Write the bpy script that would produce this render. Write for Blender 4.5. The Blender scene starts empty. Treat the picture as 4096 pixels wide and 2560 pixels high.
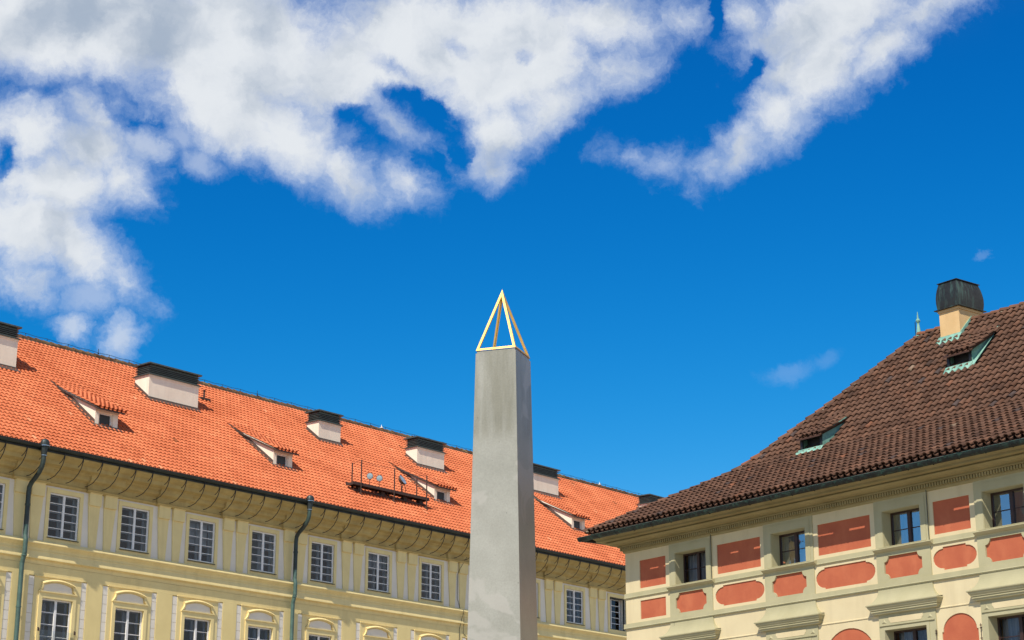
import bpy, math, random
from mathutils import Vector, Matrix
from mathutils.geometry import tessellate_polygon
random.seed(7)
PI = math.pi; RAD = math.radians
SC = bpy.context.scene
COL = SC.collection

# ------------------------------------------------------------------ camera
CAM_H = 1.6
PITCH = 16.993
cam = bpy.data.cameras.new("camera"); camo = bpy.data.objects.new("camera", cam); COL.objects.link(camo)
camo.location = (0, 0, CAM_H); camo.rotation_euler = (RAD(90 + PITCH), 0, 0)
cam.sensor_width = 36; cam.lens = 7252.3 / 4096 * 36; cam.clip_end = 20000; cam.clip_start = .1
SC.camera = camo
SC.render.resolution_x = 1024; SC.render.resolution_y = 640

# ------------------------------------------------------------------ light
SUN_AZ, SUN_EL = 203.0, 48.7         # azimuth clockwise from +Y
sx, sy, sz = math.sin(RAD(SUN_AZ))*math.cos(RAD(SUN_EL)), math.cos(RAD(SUN_AZ))*math.cos(RAD(SUN_EL)), math.sin(RAD(SUN_EL))
sun = bpy.data.lights.new("sun", 'SUN'); suno = bpy.data.objects.new("sun", sun); COL.objects.link(suno)
sun.energy = 4.9; sun.angle = RAD(.5); sun.color = (1, .93, .82)
suno.rotation_euler = Vector((sx, sy, sz)).to_track_quat('Z', 'Y').to_euler(); suno.location = (0, -30, 80)
VS = SC.view_settings
VS.view_transform = 'Standard'; VS.look = 'None'; VS.exposure = 0.14; VS.gamma = 1

# ------------------------------------------------------------------ world: sky + clouds
def px2azel(x, y):      # photo pixel (4096 wide) -> azimuth, elevation in degrees
    p = RAD(PITCH); f = 7252.3
    cx, cy = (x-2048)/f, (1280-y)/f
    X = cx; Y = math.cos(p) - cy*math.sin(p); Z = math.sin(p) + cy*math.cos(p)
    return math.degrees(math.atan2(X, Y)), math.degrees(math.atan2(Z, math.hypot(X, Y)))
W = bpy.data.worlds.new("World"); SC.world = W; W.use_nodes = True
nt = W.node_tree; N = nt.nodes; L = nt.links; N.clear()
def nn(t, **k):
    n = N.new(t)
    for a, b in k.items(): setattr(n, a, b)
    return n
def mth(op, a, b=None, c=None, clamp=False):
    n = nn('ShaderNodeMath', operation=op, use_clamp=clamp)
    for i, v in enumerate((a, b, c)):
        if v is None: continue
        if isinstance(v, (int, float)): n.inputs[i].default_value = v
        else: L.new(v, n.inputs[i])
    return n.outputs[0]
def noise(vec, scale, detail=6, rough=.55, dist=0.0):
    n = nn('ShaderNodeTexNoise'); n.inputs['Scale'].default_value = scale; n.inputs['Detail'].default_value = detail
    n.inputs['Roughness'].default_value = rough; n.inputs['Distortion'].default_value = dist; L.new(vec, n.inputs['Vector']); return n
def smooth(v, a, b):
    n = nn('ShaderNodeMapRange', interpolation_type='SMOOTHSTEP'); L.new(v, n.inputs[0])
    n.inputs[1].default_value = a; n.inputs[2].default_value = b; return n.outputs[0]
sky = nn('ShaderNodeTexSky', sky_type='NISHITA', sun_disc=False, sun_elevation=RAD(SUN_EL), sun_rotation=RAD(SUN_AZ),
         altitude=300, air_density=1.0, dust_density=.3, ozone_density=3.0)
SKYS = .11
# deepen the clear-sky blue (clean dry air): per-channel response of the sky colour, never brighter than the sky itself
sc_ = nn('ShaderNodeSeparateColor'); L.new(sky.outputs[0], sc_.inputs[0])
r_ = mth('MULTIPLY', sc_.outputs[0], SKYS); g_ = mth('MULTIPLY', sc_.outputs[1], SKYS); b_ = mth('MULTIPLY', sc_.outputs[2], SKYS)
r1 = mth('MINIMUM', mth('MULTIPLY', mth('POWER', r_, 5.2), 40), r_)
g2 = mth('MINIMUM', mth('MULTIPLY', mth('POWER', g_, 1.5), 1.16), g_)
r2 = mth('MINIMUM', r1, mth('MULTIPLY', g2, .85))
b2_ = mth('MULTIPLY', b_, 1.09)
deep = nn('ShaderNodeCombineColor'); L.new(r2, deep.inputs[0]); L.new(g2, deep.inputs[1]); L.new(b2_, deep.inputs[2])
tc = nn('ShaderNodeTexCoord'); gen = tc.outputs['Generated']
sep = nn('ShaderNodeSeparateXYZ'); L.new(gen, sep.inputs[0])
az = mth('MULTIPLY', mth('ARCTAN2', sep.outputs[0], sep.outputs[1]), 180/PI)
el = mth('MULTIPLY', mth('ARCSINE', sep.outputs[2]), 180/PI)
cmb = nn('ShaderNodeCombineXYZ'); L.new(az, cmb.inputs[0]); L.new(el, cmb.inputs[1])
ang = cmb.outputs[0]
n1 = noise(ang, .26, 9, .66); sub = nn('ShaderNodeVectorMath', operation='SUBTRACT'); L.new(n1.outputs['Color'], sub.inputs[0]); sub.inputs[1].default_value = (.5, .5, .5)
scl = nn('ShaderNodeVectorMath', operation='MULTIPLY'); L.new(sub.outputs[0], scl.inputs[0]); scl.inputs[1].default_value = (3.0, 2.3, 0)
wad = nn('ShaderNodeVectorMath', operation='ADD'); L.new(ang, wad.inputs[0]); L.new(scl.outputs[0], wad.inputs[1])
wv = wad.outputs[0]
DPP = math.degrees(1/7252.3)*4096/2420     # degrees per pixel of the 2420 px wide view
def ell(cx, cy, rx, ry, rot, vec, k=0):
    a, e = px2azel(cx*1.6926, cy*1.6926)
    m = nn('ShaderNodeMapping', vector_type='TEXTURE'); L.new(vec, m.inputs[0])
    m.inputs['Location'].default_value = (a, e, 0); m.inputs['Rotation'].default_value = (0, 0, -RAD(rot))
    m.inputs['Scale'].default_value = (rx*DPP, ry*DPP, 1000)
    g = nn('ShaderNodeVectorMath', operation='LENGTH'); L.new(m.outputs[0], g.inputs[0])
    return mth('MULTIPLY', mth('SUBTRACT', 1, g.outputs['Value']), min(rx, ry)/k if k else 1.0)
# each patch of cloud: centre, radii, tilt
BLOBS = [(200,60,430,160,0),(560,120,330,180,5),(560,265,270,130,15),(690,340,190,100,20),(800,400,150,75,25),(870,445,90,45,10),(968,430,75,42,38),
 (930,292,88,34,22),(830,170,240,125,0),(1000,100,320,150,0),(1200,130,270,180,0),(1180,310,145,85,-25),(1130,375,80,62,0),(1300,265,165,78,-35),(1435,175,130,62,-12),(1400,60,200,95,0),
 (1600,40,95,58,0),(1765,40,65,60,20),(1795,120,42,75,-15),(1870,150,110,90,-20),
 (1960,40,260,120,-15),(1950,145,185,105,-40),(1840,245,115,82,-50),(1750,345,105,62,-40),(1690,388,95,38,-15),(1590,400,75,28,10),(1510,384,65,20,10),(1635,425,30,20,40),
 (2200,20,250,65,-20),(2080,125,125,75,-30),
 (60,310,150,95,0),(230,280,120,60,10),(200,350,175,88,10),(285,430,110,80,20),(120,440,200,115,0),(80,540,180,115,0),(175,600,145,92,35),(285,665,80,52,40),(50,660,115,60,0)]
THIN = [(270,790,90,80,10,.42),(150,765,70,50,0,.42),(200,700,120,60,0,.3),
 (1850,868,80,34,-8,.09),(1935,845,55,26,-10,.06),(2319,604,20,12,0,.08),(470,380,110,50,15,.30),(420,330,80,50,0,.3),(330,340,120,60,0,.4),(1840,260,90,40,-30,.4),(1115,100,120,60,0,.5)]
HOLES = [(965,240,72,18,10,.8),(1032,282,26,30,60,.8),(835,275,50,15,20,.75),(1070,335,14,34,0,.9),(1010,368,40,14,40,.8),(-8,385,14,40,0,.6),(1248,142,20,15,0),
 (920,160,60,16,10,.5),(1780,160,14,36,30,.7),(1690,20,14,40,-15,.7),(1100,110,40,20,20,.4),(330,300,60,16,20,.5)]
LOBES = [(932,294,84,36,22),(968,432,78,46,38),(1150,395,62,52,0),(1160,300,90,80,-20)]
acc = None
for b in BLOBS:
    v = ell(*b, wv, 95)
    acc = v if acc is None else mth('SMOOTH_MAX', acc, v, .25)
for h in HOLES:
    v = smooth(ell(*h[:5], wv), -1.3, .9)
    acc = mth('SUBTRACT', mth('MINIMUM', acc, .95), mth('MULTIPLY', v, h[5] if len(h) > 5 else .62))
for b in LOBES: acc = mth('SMOOTH_MAX', acc, ell(*b, wv, 75), .2)
fine = noise(wv, 1.15, 11, .70); mid = noise(ang, .55, 8, .6)
d = mth('ADD', acc, mth('MULTIPLY', mth('SUBTRACT', fine.outputs[0], .5), .95))
d = mth('ADD', d, mth('MULTIPLY', mth('SUBTRACT', mid.outputs[0], .5), .6))
alpha = mth('MULTIPLY', smooth(d, -.30, .90), .97)
for (cx, cy, rx, ry, rot, s) in THIN:
    v = smooth(mth('ADD', ell(cx, cy, rx, ry, rot, wv), mth('MULTIPLY', mth('SUBTRACT', fine.outputs[0], .5), 1.0)), 0, .9)
    alpha = mth('MAXIMUM', alpha, mth('MULTIPLY', v, s*1.6))
# clouds elsewhere around the sky (seen only in reflections and as light)
far = smooth(noise(gen, 2.6, 7, .6).outputs[0], .5, .68)
away = smooth(mth('ABSOLUTE', az), 22, 34); up = smooth(el, 24, 34)
away = mth('MAXIMUM', away, up)
side = mth('MULTIPLY', smooth(az, 18, 60), mth('SUBTRACT', 1, smooth(az, 130, 150)))     # unseen cloud bank added on the right to brighten the palace front
alpha = mth('MAXIMUM', alpha, mth('MULTIPLY', mth('MULTIPLY', far, away), .22))
bank = smooth(noise(gen, 2.0, 6, .6).outputs[0], .36, .56)
alpha = mth('MAXIMUM', alpha, mth('MULTIPLY', mth('MULTIPLY', bank, side), mth('MULTIPLY', away, .95)))
# cloud tone: bright where lit, blue-grey in the thick undersides
GREY = [(290,45,400,120,-6,.66),(230,20,120,60,0,.8),(420,90,150,60,-10,.75),(640,60,140,80,0,.4),(690,205,180,60,15,.35),(1830,70,260,60,-20,.30),(1850,160,160,60,-38,.30)]
g = None
for (cx, cy, rx, ry, rot, s) in GREY:
    v = mth('MULTIPLY', smooth(ell(cx, cy, rx, ry, rot, wv), -.1, .8), s)
    g = v if g is None else mth('MAXIMUM', g, v)
lowf = noise(wv, .42, 7, .6)
g = mth('ADD', g, mth('MULTIPLY', smooth(lowf.outputs[0], .40, .68), .42))
# billows: compare the density with that a little way towards the light
offv = nn('ShaderNodeVectorMath', operation='ADD'); L.new(wv, offv.inputs[0]); offv.inputs[1].default_value = (-.8, 1.1, 0)
b1 = noise(wv, .40, 7, .52); b2 = noise(offv.outputs[0], .40, 7, .52)
g = mth('ADD', g, mth('MULTIPLY', mth('SUBTRACT', b2.outputs[0], b1.outputs[0]), 1.9))
g = smooth(mth('ADD', g, mth('MULTIPLY', smooth(d, .35, 1.3), .16)), -.15, 1.45)
mx = nn('ShaderNodeMixRGB'); L.new(g, mx.inputs[0]); mx.inputs[1].default_value = (.73, .76, .79, 1); mx.inputs[2].default_value = (.36, .43, .53, 1)
thin = nn('ShaderNodeMixRGB'); L.new(smooth(alpha, .15, .95), thin.inputs[0]); thin.inputs[1].default_value = (.58, .68, .84, 1); L.new(mx.outputs[0], thin.inputs[2])
bg1 = nn('ShaderNodeBackground'); L.new(deep.outputs[0], bg1.inputs[0]); bg1.inputs[1].default_value = 1.0
bg2 = nn('ShaderNodeBackground'); L.new(thin.outputs[0], bg2.inputs[0]); bg2.inputs[1].default_value = 1.0
ms = nn('ShaderNodeMixShader'); L.new(alpha, ms.inputs[0]); L.new(bg1.outputs[0], ms.inputs[1]); L.new(bg2.outputs[0], ms.inputs[2])
wo = nn('ShaderNodeOutputWorld'); L.new(ms.outputs[0], wo.inputs[0])
W.cycles.sampling_method = 'MANUAL'; W.cycles.sample_map_resolution = 512

# ------------------------------------------------------------------ materials
MATS = {}
def mat(name, col, col2=None, scale=3.0, rough=.8, metal=0.0, bump=0.0, bscale=None, rnd=None, rndamt=1.0, streak=None, spec=.5, stretch=(1,1,1), detail=6, lo=.35, hi=.65, bdist=.01):
    """col->col2 by noise; rnd: list of colours chosen per tile by face attribute; streak: (colour, amount, scale) vertical weathering"""
    m = bpy.data.materials.new(name); m.use_nodes = True; MATS[name] = m
    t = m.node_tree; n = t.nodes; l = t.links
    bs = n['Principled BSDF']; bs.inputs['Roughness'].default_value = rough; bs.inputs['Metallic'].default_value = metal
    bs.inputs['Specular IOR Level'].default_value = spec
    tcn = n.new('ShaderNodeTexCoord'); mp = n.new('ShaderNodeMapping'); l.new(tcn.outputs['Object'], mp.inputs[0]); mp.inputs['Scale'].default_value = stretch
    def nz(sc, det=detail, vec=None, r=.6):
        q = n.new('ShaderNodeTexNoise'); q.inputs['Scale'].default_value = sc; q.inputs['Detail'].default_value = det; q.inputs['Roughness'].default_value = r
        l.new(vec or mp.outputs[0], q.inputs['Vector']); return q.outputs[0]
    def mr(v, a, b, c=0., d=1.):
        q = n.new('ShaderNodeMapRange'); l.new(v, q.inputs[0]); q.inputs[1].default_value = a; q.inputs[2].default_value = b; q.inputs[3].default_value = c; q.inputs[4].default_value = d; return q.outputs[0]
    def mix(f, a, b, mode='MIX'):
        q = n.new('ShaderNodeMixRGB'); q.blend_type = mode
        for i, v in enumerate((f, a, b)):
            if isinstance(v, (int, float)): q.inputs[i].default_value = v
            elif isinstance(v, tuple): q.inputs[i].default_value = (*v[:3], 1)
            else: l.new(v, q.inputs[i])
        return q.outputs[0]
    if rnd:
        at = n.new('ShaderNodeAttribute'); at.attribute_name = 'rnd'
        cr = n.new('ShaderNodeValToRGB'); cr.color_ramp.interpolation = 'LINEAR'
        els = cr.color_ramp.elements
        while len(els) < len(rnd): els.new(.5)
        for i, (p, c) in enumerate(rnd): els[i].position = p; els[i].color = (*c, 1)
        l.new(at.outputs['Fac'], cr.inputs[0]); out = cr.outputs[0]
        if col2: out = mix(mr(nz(scale), lo, hi), out, mix(1.0, out, col2, 'MULTIPLY'))
    else:
        out = mix(mr(nz(scale), lo, hi), col, col2 or col)
    if streak:
        mp2 = n.new('ShaderNodeMapping'); l.new(tcn.outputs['Object'], mp2.inputs[0]); mp2.inputs['Scale'].default_value = streak[3] if len(streak) > 3 else (1, 1, .12)
        v = nz(streak[2], 5, mp2.outputs[0])
        out = mix(mr(v, .5, .75, 0, streak[1]), out, streak[0])
    l.new(out, bs.inputs['Base Color'])
    if bump:
        b = n.new('ShaderNodeBump'); b.inputs['Strength'].default_value = bump; b.inputs['Distance'].default_value = bdist
        l.new(nz(bscale or scale*8, 6), b.inputs['Height']); l.new(b.outputs[0], bs.inputs['Normal'])
    return m
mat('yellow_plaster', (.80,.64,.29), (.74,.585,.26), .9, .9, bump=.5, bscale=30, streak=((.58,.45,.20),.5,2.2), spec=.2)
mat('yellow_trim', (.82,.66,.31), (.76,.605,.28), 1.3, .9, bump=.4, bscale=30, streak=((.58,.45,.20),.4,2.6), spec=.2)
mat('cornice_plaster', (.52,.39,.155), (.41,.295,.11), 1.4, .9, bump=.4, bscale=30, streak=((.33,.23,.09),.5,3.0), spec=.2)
mat('white_plaster', (.80,.73,.60), (.74,.67,.55), 1.2, .9, bump=.3, bscale=30, streak=((.68,.62,.54),.3,2.5), spec=.2)
mat('chimney_plaster', (.88,.77,.60), (.82,.70,.54), 1.3, .9, bump=.4, bscale=26, streak=((.62,.52,.40),.4,3.0), spec=.2)
mat('orange_tile', (0,0,0), (.80,.72,.68), .5, .85, bump=.4, bscale=30, spec=.15,
    rnd=[(0,(.50,.138,.056)),(.25,(.60,.176,.074)),(.6,(.65,.196,.083)),(.92,(.70,.232,.10)),(.985,(.76,.32,.16)),(1,(.30,.10,.04))])
mat('old_tile', (0,0,0), (.55,.52,.50), 2.2, .85, bump=.7, bscale=18, spec=.15,
    rnd=[(0,(.070,.043,.031)),(.12,(.112,.062,.041)),(.5,(.155,.082,.051)),(.82,(.195,.096,.057)),(.93,(.26,.105,.055)),(.975,(.085,.062,.055)),(1,(.26,.18,.12))])
mat('ridge_tile', (0,0,0), (.5,.5,.45), 3.0, .9, bump=.8, bscale=14, spec=.1, rnd=[(0,(.14,.085,.05)),(.5,(.20,.115,.065)),(.85,(.25,.16,.09)),(1,(.32,.25,.12))])
mat('mortar', (.36,.27,.17), (.16,.12,.08), 3.0, .95, bump=1, bscale=20)
mat('roof_board', (.06,.025,.015), rough=.9)
mat('back_roof', (.33,.11,.05), (.25,.08,.035), 2, .9, bump=.8, bscale=9, bdist=.03)
mat('dark_metal', (.020,.024,.022), (.035,.045,.040), 4, .5, metal=.3)
mat('black_metal', (.012,.012,.012), (.02,.02,.02), 4, .5)
mat('louvre_metal', (.055,.062,.055), (.085,.105,.09), 5, .45, metal=.3)
mat('shaded_pipe', (.022,.028,.025), (.035,.050,.043), 3, .5, metal=.2, streak=((.06,.13,.10),.5,3.0))  # upper pipe: shade of the eaves put into the darker colour
mat('lit_patina_pipe', (.05,.095,.078), (.075,.14,.113), 3, .6, metal=.1, streak=((.035,.06,.05),.7,4.0))  # lower pipe: patina, with the sunlight put into the paler colour
mat('brown_flashing', (.115,.070,.050), (.085,.052,.038), 3, .6)
mat('rust_iron', (.040,.022,.016), (.07,.035,.022), 6, .8)
mat('white_paint', (.80,.77,.72), (.74,.71,.66), 5, .6)
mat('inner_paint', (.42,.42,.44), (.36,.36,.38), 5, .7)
mat('concrete', (.290,.278,.222), (.345,.330,.268), .55, .30, bump=.35, bscale=45, bdist=.006, lo=.4, hi=.62,
    streak=((.27,.255,.20),.6,.9,(1.3,1.3,.7)), spec=.5)
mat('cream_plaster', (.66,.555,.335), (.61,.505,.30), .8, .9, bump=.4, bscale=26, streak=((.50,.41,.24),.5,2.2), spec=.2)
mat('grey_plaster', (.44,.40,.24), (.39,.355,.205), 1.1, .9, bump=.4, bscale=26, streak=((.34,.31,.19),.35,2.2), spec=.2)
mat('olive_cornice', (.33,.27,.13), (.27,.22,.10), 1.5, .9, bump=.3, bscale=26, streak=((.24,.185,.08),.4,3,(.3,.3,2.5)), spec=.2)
mat('red_plaster', (.47,.130,.062), (.41,.105,.052), 1.6, .9, bump=.4, bscale=26, streak=((.57,.19,.09),.5,1.6,(1,1,.5)), spec=.2)
mat('peach_plaster', (.72,.49,.24), (.64,.42,.19), 1.4, .9, bump=.4, bscale=24, streak=((.55,.36,.17),.4,2.2), spec=.2)
mat('brown_wood', (.030,.013,.010), (.045,.020,.014), 6, .5)
mat('copper_dark', (.040,.042,.034), (.018,.016,.013), 1.6, .45, metal=.35, streak=((.11,.21,.16),.75,3.4,(2.2,2.2,.3)))
mat('copper_green', (.23,.44,.34), (.14,.29,.22), 4, .7, streak=((.40,.58,.44),.6,3,(1,1,.5)))
mat('copper_gutter', (.008,.010,.009), (.016,.022,.018), 4, .5, spec=.25, streak=((.05,.14,.10),.5,7,(1,1,1)))
mat('rim_copper', (.10,.19,.15), (.03,.05,.04), 7, .4, metal=.4)
mat('curtain', (.30,.30,.32), (.18,.18,.20), 9, .9, stretch=(3,3,.05))
mat('lamp_metal', (.55,.62,.66), (.45,.52,.56), 6, .25, metal=.8)
mat('lamp_glass', (.30,.40,.42), (.42,.50,.52), 9, .12)
mat('lamp_back', (.16,.09,.05), (.10,.06,.04), 6, .6)
mat('paving', (.38,.35,.29), (.33,.30,.25), .4, .85, bump=.5, bscale=4)
mat('plain_wall', (.55,.45,.25), (.50,.41,.22), .9, .9, spec=.2)
def stain_top():
    m = MATS['concrete']; t = m.node_tree; n = t.nodes; l = t.links; bs = n['Principled BSDF']
    src = bs.inputs['Base Color'].links[0].from_socket
    tcn = n.new('ShaderNodeTexCoord'); sp = n.new('ShaderNodeSeparateXYZ'); l.new(tcn.outputs['Object'], sp.inputs[0])
    mp = n.new('ShaderNodeMapping'); mp.inputs['Scale'].default_value = (3.4, 3.4, .35); l.new(tcn.outputs['Object'], mp.inputs[0])
    q = n.new('ShaderNodeTexNoise'); q.inputs['Scale'].default_value = 1.0; q.inputs['Detail'].default_value = 6; l.new(mp.outputs[0], q.inputs[0])
    a = n.new('ShaderNodeMath'); a.operation = 'MULTIPLY_ADD'; l.new(q.outputs[0], a.inputs[0]); a.inputs[1].default_value = 1.1; l.new(sp.outputs[2], a.inputs[2])
    r = n.new('ShaderNodeMapRange'); l.new(a.outputs[0], r.inputs[0]); r.inputs[1].default_value = 13.15; r.inputs[2].default_value = 13.5
    q2 = n.new('ShaderNodeMapRange'); l.new(q.outputs[0], q2.inputs[0]); q2.inputs[1].default_value = .62; q2.inputs[2].default_value = .40; q2.inputs[3].default_value = .1; q2.inputs[4].default_value = .9
    mm = n.new('ShaderNodeMath'); mm.operation = 'MULTIPLY'; l.new(r.outputs[0], mm.inputs[0]); l.new(q2.outputs[0], mm.inputs[1])
    mx = n.new('ShaderNodeMixRGB'); mx.blend_type = 'MULTIPLY'; l.new(mm.outputs[0], mx.inputs[0]); l.new(src, mx.inputs[1]); mx.inputs[2].default_value = (.70,.68,.60,1)
    gq = n.new('ShaderNodeTexNoise'); gq.inputs['Scale'].default_value = 22; gq.inputs['Detail'].default_value = 4; l.new(tcn.outputs['Object'], gq.inputs[0])
    gr_ = n.new('ShaderNodeMapRange'); l.new(gq.outputs[0], gr_.inputs[0]); gr_.inputs[1].default_value = .3; gr_.inputs[2].default_value = .7; gr_.inputs[3].default_value = .92; gr_.inputs[4].default_value = 1.06
    mg = n.new('ShaderNodeVectorMath'); mg.operation = 'SCALE'; l.new(mx.outputs[0], mg.inputs[0]); l.new(gr_.outputs[0], mg.inputs['Scale'])
    pq = n.new('ShaderNodeTexNoise'); pq.inputs['Scale'].default_value = .75; pq.inputs['Detail'].default_value = 3; pq.inputs['Distortion'].default_value = .6; l.new(tcn.outputs['Object'], pq.inputs[0])
    pr_ = n.new('ShaderNodeMapRange'); l.new(pq.outputs[0], pr_.inputs[0]); pr_.inputs[1].default_value = .56; pr_.inputs[2].default_value = .60; pr_.inputs[4].default_value = .55
    pm = n.new('ShaderNodeMixRGB'); l.new(pr_.outputs[0], pm.inputs[0]); l.new(mg.outputs[0], pm.inputs[1]); pm.inputs[2].default_value = (.40,.37,.31,1)
    # small dark pits
    v = n.new('ShaderNodeTexVoronoi'); v.inputs['Scale'].default_value = 3.2; l.new(tcn.outputs['Object'], v.inputs['Vector'])
    vr = n.new('ShaderNodeMapRange'); l.new(v.outputs['Distance'], vr.inputs[0]); vr.inputs[1].default_value = .035; vr.inputs[2].default_value = .055; vr.inputs[3].default_value = .75; vr.inputs[4].default_value = 0
    mx2 = n.new('ShaderNodeMixRGB'); l.new(vr.outputs[0], mx2.inputs[0]); l.new(pm.outputs[0], mx2.inputs[1]); mx2.inputs[2].default_value = (.07,.065,.05,1)
    l.new(mx2.outputs[0], bs.inputs['Base Color'])
stain_top()
def goldmat():
    m = mat('gold', (.78,.48,.13), (.70,.42,.10), 5, .40, metal=.5); return m
goldmat()
def glassmat(name, refl, tint=(.85,.9,.92), rough=.02):
    m = bpy.data.materials.new(name); m.use_nodes = True; MATS[name] = m
    t = m.node_tree; n = t.nodes; l = t.links; n.clear()
    tr = n.new('ShaderNodeBsdfTransparent'); tr.inputs[0].default_value = (*tint, 1)
    gl = n.new('ShaderNodeBsdfGlossy'); gl.inputs['Roughness'].default_value = rough; gl.inputs[0].default_value = (.9,.95,1,1)
    fr = n.new('ShaderNodeFresnel'); fr.inputs[0].default_value = 1.5
    ad = n.new('ShaderNodeMath'); ad.operation = 'ADD'; ad.inputs[1].default_value = refl; l.new(fr.outputs[0], ad.inputs[0]); ad.use_clamp = True
    # slightly wavy old panes
    tcn = n.new('ShaderNodeTexCoord'); nz = n.new('ShaderNodeTexNoise'); nz.inputs['Scale'].default_value = 1.3; l.new(tcn.outputs['Object'], nz.inputs[0])
    b = n.new('ShaderNodeBump'); b.inputs['Strength'].default_value = .25; b.inputs['Distance'].default_value = .02; l.new(nz.outputs[0], b.inputs['Height']); l.new(b.outputs[0], gl.inputs['Normal'])
    mxs = n.new('ShaderNodeMixShader'); l.new(ad.outputs[0], mxs.inputs[0]); l.new(tr.outputs[0], mxs.inputs[1]); l.new(gl.outputs[0], mxs.inputs[2])
    o = n.new('ShaderNodeOutputMaterial'); l.new(mxs.outputs[0], o.inputs[0]); return m
glassmat('glass_dim', .0); glassmat('glass_sky', .38)

# ------------------------------------------------------------------ mesh builder (heights are given from eye level, 1.6 m above the ground)
class MB:
    def __init__(s, z0=CAM_H): s.v = []; s.f = []; s.r = []; s.mi = []; s.z0 = z0; s.cur = 0; s.rc = .5
    def add(s, vs, fs):
        o = len(s.v); s.v += [(x, y, z + s.z0) for x, y, z in vs]
        for f in fs: s.f.append([o+i for i in f]); s.r.append(s.rc); s.mi.append(s.cur)
        return s
    def quad(s, *p): return s.add(p, [tuple(range(len(p)))])
    def box(s, x0, x1, y0, y1, z0, z1):
        v = [(x0,y0,z0),(x1,y0,z0),(x1,y1,z0),(x0,y1,z0),(x0,y0,z1),(x1,y0,z1),(x1,y1,z1),(x0,y1,z1)]
        return s.add(v, [(0,3,2,1),(4,5,6,7),(0,1,5,4),(1,2,6,5),(2,3,7,6),(3,0,4,7)])
    def loft(s, A, B, cap=True):       # two matching closed loops
        n = len(A); fs = [(i, (i+1) % n, n+(i+1) % n, n+i) for i in range(n)]
        if cap: fs += [tuple(range(n))[::-1], tuple(range(n, 2*n))]
        return s.add(list(A)+list(B), fs)
    def prism(s, poly, y0, y1):        # poly of (x,z), extruded in y
        return s.loft([(x, y0, z) for x, z in poly], [(x, y1, z) for x, z in poly])
    def sweep(s, prof, x0, x1):        # prof of (y,z) closed, along x
        return s.loft([(x0, y, z) for y, z in prof], [(x1, y, z) for y, z in prof])
    def tube(s, pts, r, n=8, cap=True):
        pts = [Vector(p) for p in pts]; rs = r if isinstance(r, (list, tuple)) else [r]*len(pts)
        rings = []
        for i, p in enumerate(pts):
            t = (pts[min(i+1, len(pts)-1)] - pts[max(i-1, 0)])
            t = t.normalized() if t.length > 1e-9 else Vector((0,0,1))
            a = t.cross(Vector((1,0,0)) if abs(t.x) < .8 else Vector((0,1,0))).normalized(); b = t.cross(a)
            rings.append([tuple(p + rs[i]*(math.cos(q*2*PI/n)*a + math.sin(q*2*PI/n)*b)) for q in range(n)])
        vs = [v for g in rings for v in g]; fs = []
        for i in range(len(rings)-1):
            for q in range(n): fs.append((i*n+q, i*n+(q+1) % n, (i+1)*n+(q+1) % n, (i+1)*n+q))
        if cap: fs += [tuple(range(n)), tuple((len(rings)-1)*n+q for q in range(n))]
        return s.add(vs, fs)
    def lathe(s, c, prof, n=14):       # prof of (r,z), about the vertical axis through c
        vs = [(c[0]+r*math.cos(q*2*PI/n), c[1]+r*math.sin(q*2*PI/n), c[2]+z) for r, z in prof for q in range(n)]; fs = []
        for i in range(len(prof)-1):
            for q in range(n): fs.append((i*n+q, i*n+(q+1) % n, (i+1)*n+(q+1) % n, (i+1)*n+q))
        return s.add(vs, fs)
    def plate(s, outer, hole, y0, y1): # flat plate in xz with a shaped hole, thickness y0 (front) .. y1
        o = [Vector((x, z, 0)) for x, z in outer]; h = [Vector((x, z, 0)) for x, z in hole]
        tri = tessellate_polygon([o, h]); al = list(outer)+list(hole)
        s.add([(x, y0, z) for x, z in al], [tuple(t) for t in tri])
        n = len(hole); s.add([(x, y0, z) for x, z in hole]+[(x, y1, z) for x, z in hole], [(i, (i+1) % n, n+(i+1) % n, n+i) for i in range(n)])
        n = len(outer); s.add([(x, y0, z) for x, z in outer]+[(x, y1, z) for x, z in outer], [(i, (i+1) % n, n+(i+1) % n, n+i) for i in range(n)])
        return s
    def wall(s, x0, x1, z0, z1, holes, y, depth):   # wall face with rectangular openings and their reveals
        xs = sorted({x0, x1, *[h[0] for h in holes], *[h[1] for h in holes]}); zs = sorted({z0, z1, *[h[2] for h in holes], *[h[3] for h in holes]})
        xs = [x for x in xs if x0 <= x <= x1]; zs = [z for z in zs if z0 <= z <= z1]
        for j in range(len(zs)-1):
            i = 0
            while i < len(xs)-1:
                def solid(i): 
                    a, b = (xs[i]+xs[i+1])/2, (zs[j]+zs[j+1])/2
                    return not any(h[0] < a < h[1] and h[2] < b < h[3] for h in holes)
                if not solid(i): i += 1; continue
                k = i
                while k+1 < len(xs)-1 and solid(k+1): k += 1
                s.quad((xs[i],y,zs[j]),(xs[k+1],y,zs[j]),(xs[k+1],y,zs[j+1]),(xs[i],y,zs[j+1])); i = k+1
        for a, b, c, d in holes:
            e = y+depth
            s.quad((a,y,c),(a,e,c),(a,e,d),(a,y,d)); s.quad((b,y,c),(b,y,d),(b,e,d),(b,e,c))
            s.quad((a,y,d),(a,e,d),(b,e,d),(b,y,d)); s.quad((a,y,c),(b,y,c),(b,e,c),(a,e,c))
        return s
    def build(s, name, mats, parent=None, smooth=False, loc=None):
        me = bpy.data.meshes.new(name)
        me.from_pydata(s.v, [], s.f)
        if isinstance(mats, str): mats = [mats]
        for m in mats: me.materials.append(MATS[m])
        if len(mats) > 1: me.polygons.foreach_set('material_index', s.mi)
        if smooth: me.polygons.foreach_set('use_smooth', [True]*len(s.f))
        at = me.attributes.new('rnd', 'FLOAT', 'FACE'); at.data.foreach_set('value', s.r)
        me.update()
        o = bpy.data.objects.new(name, me); COL.objects.link(o)
        if parent: o.parent = parent
        return o
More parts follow.
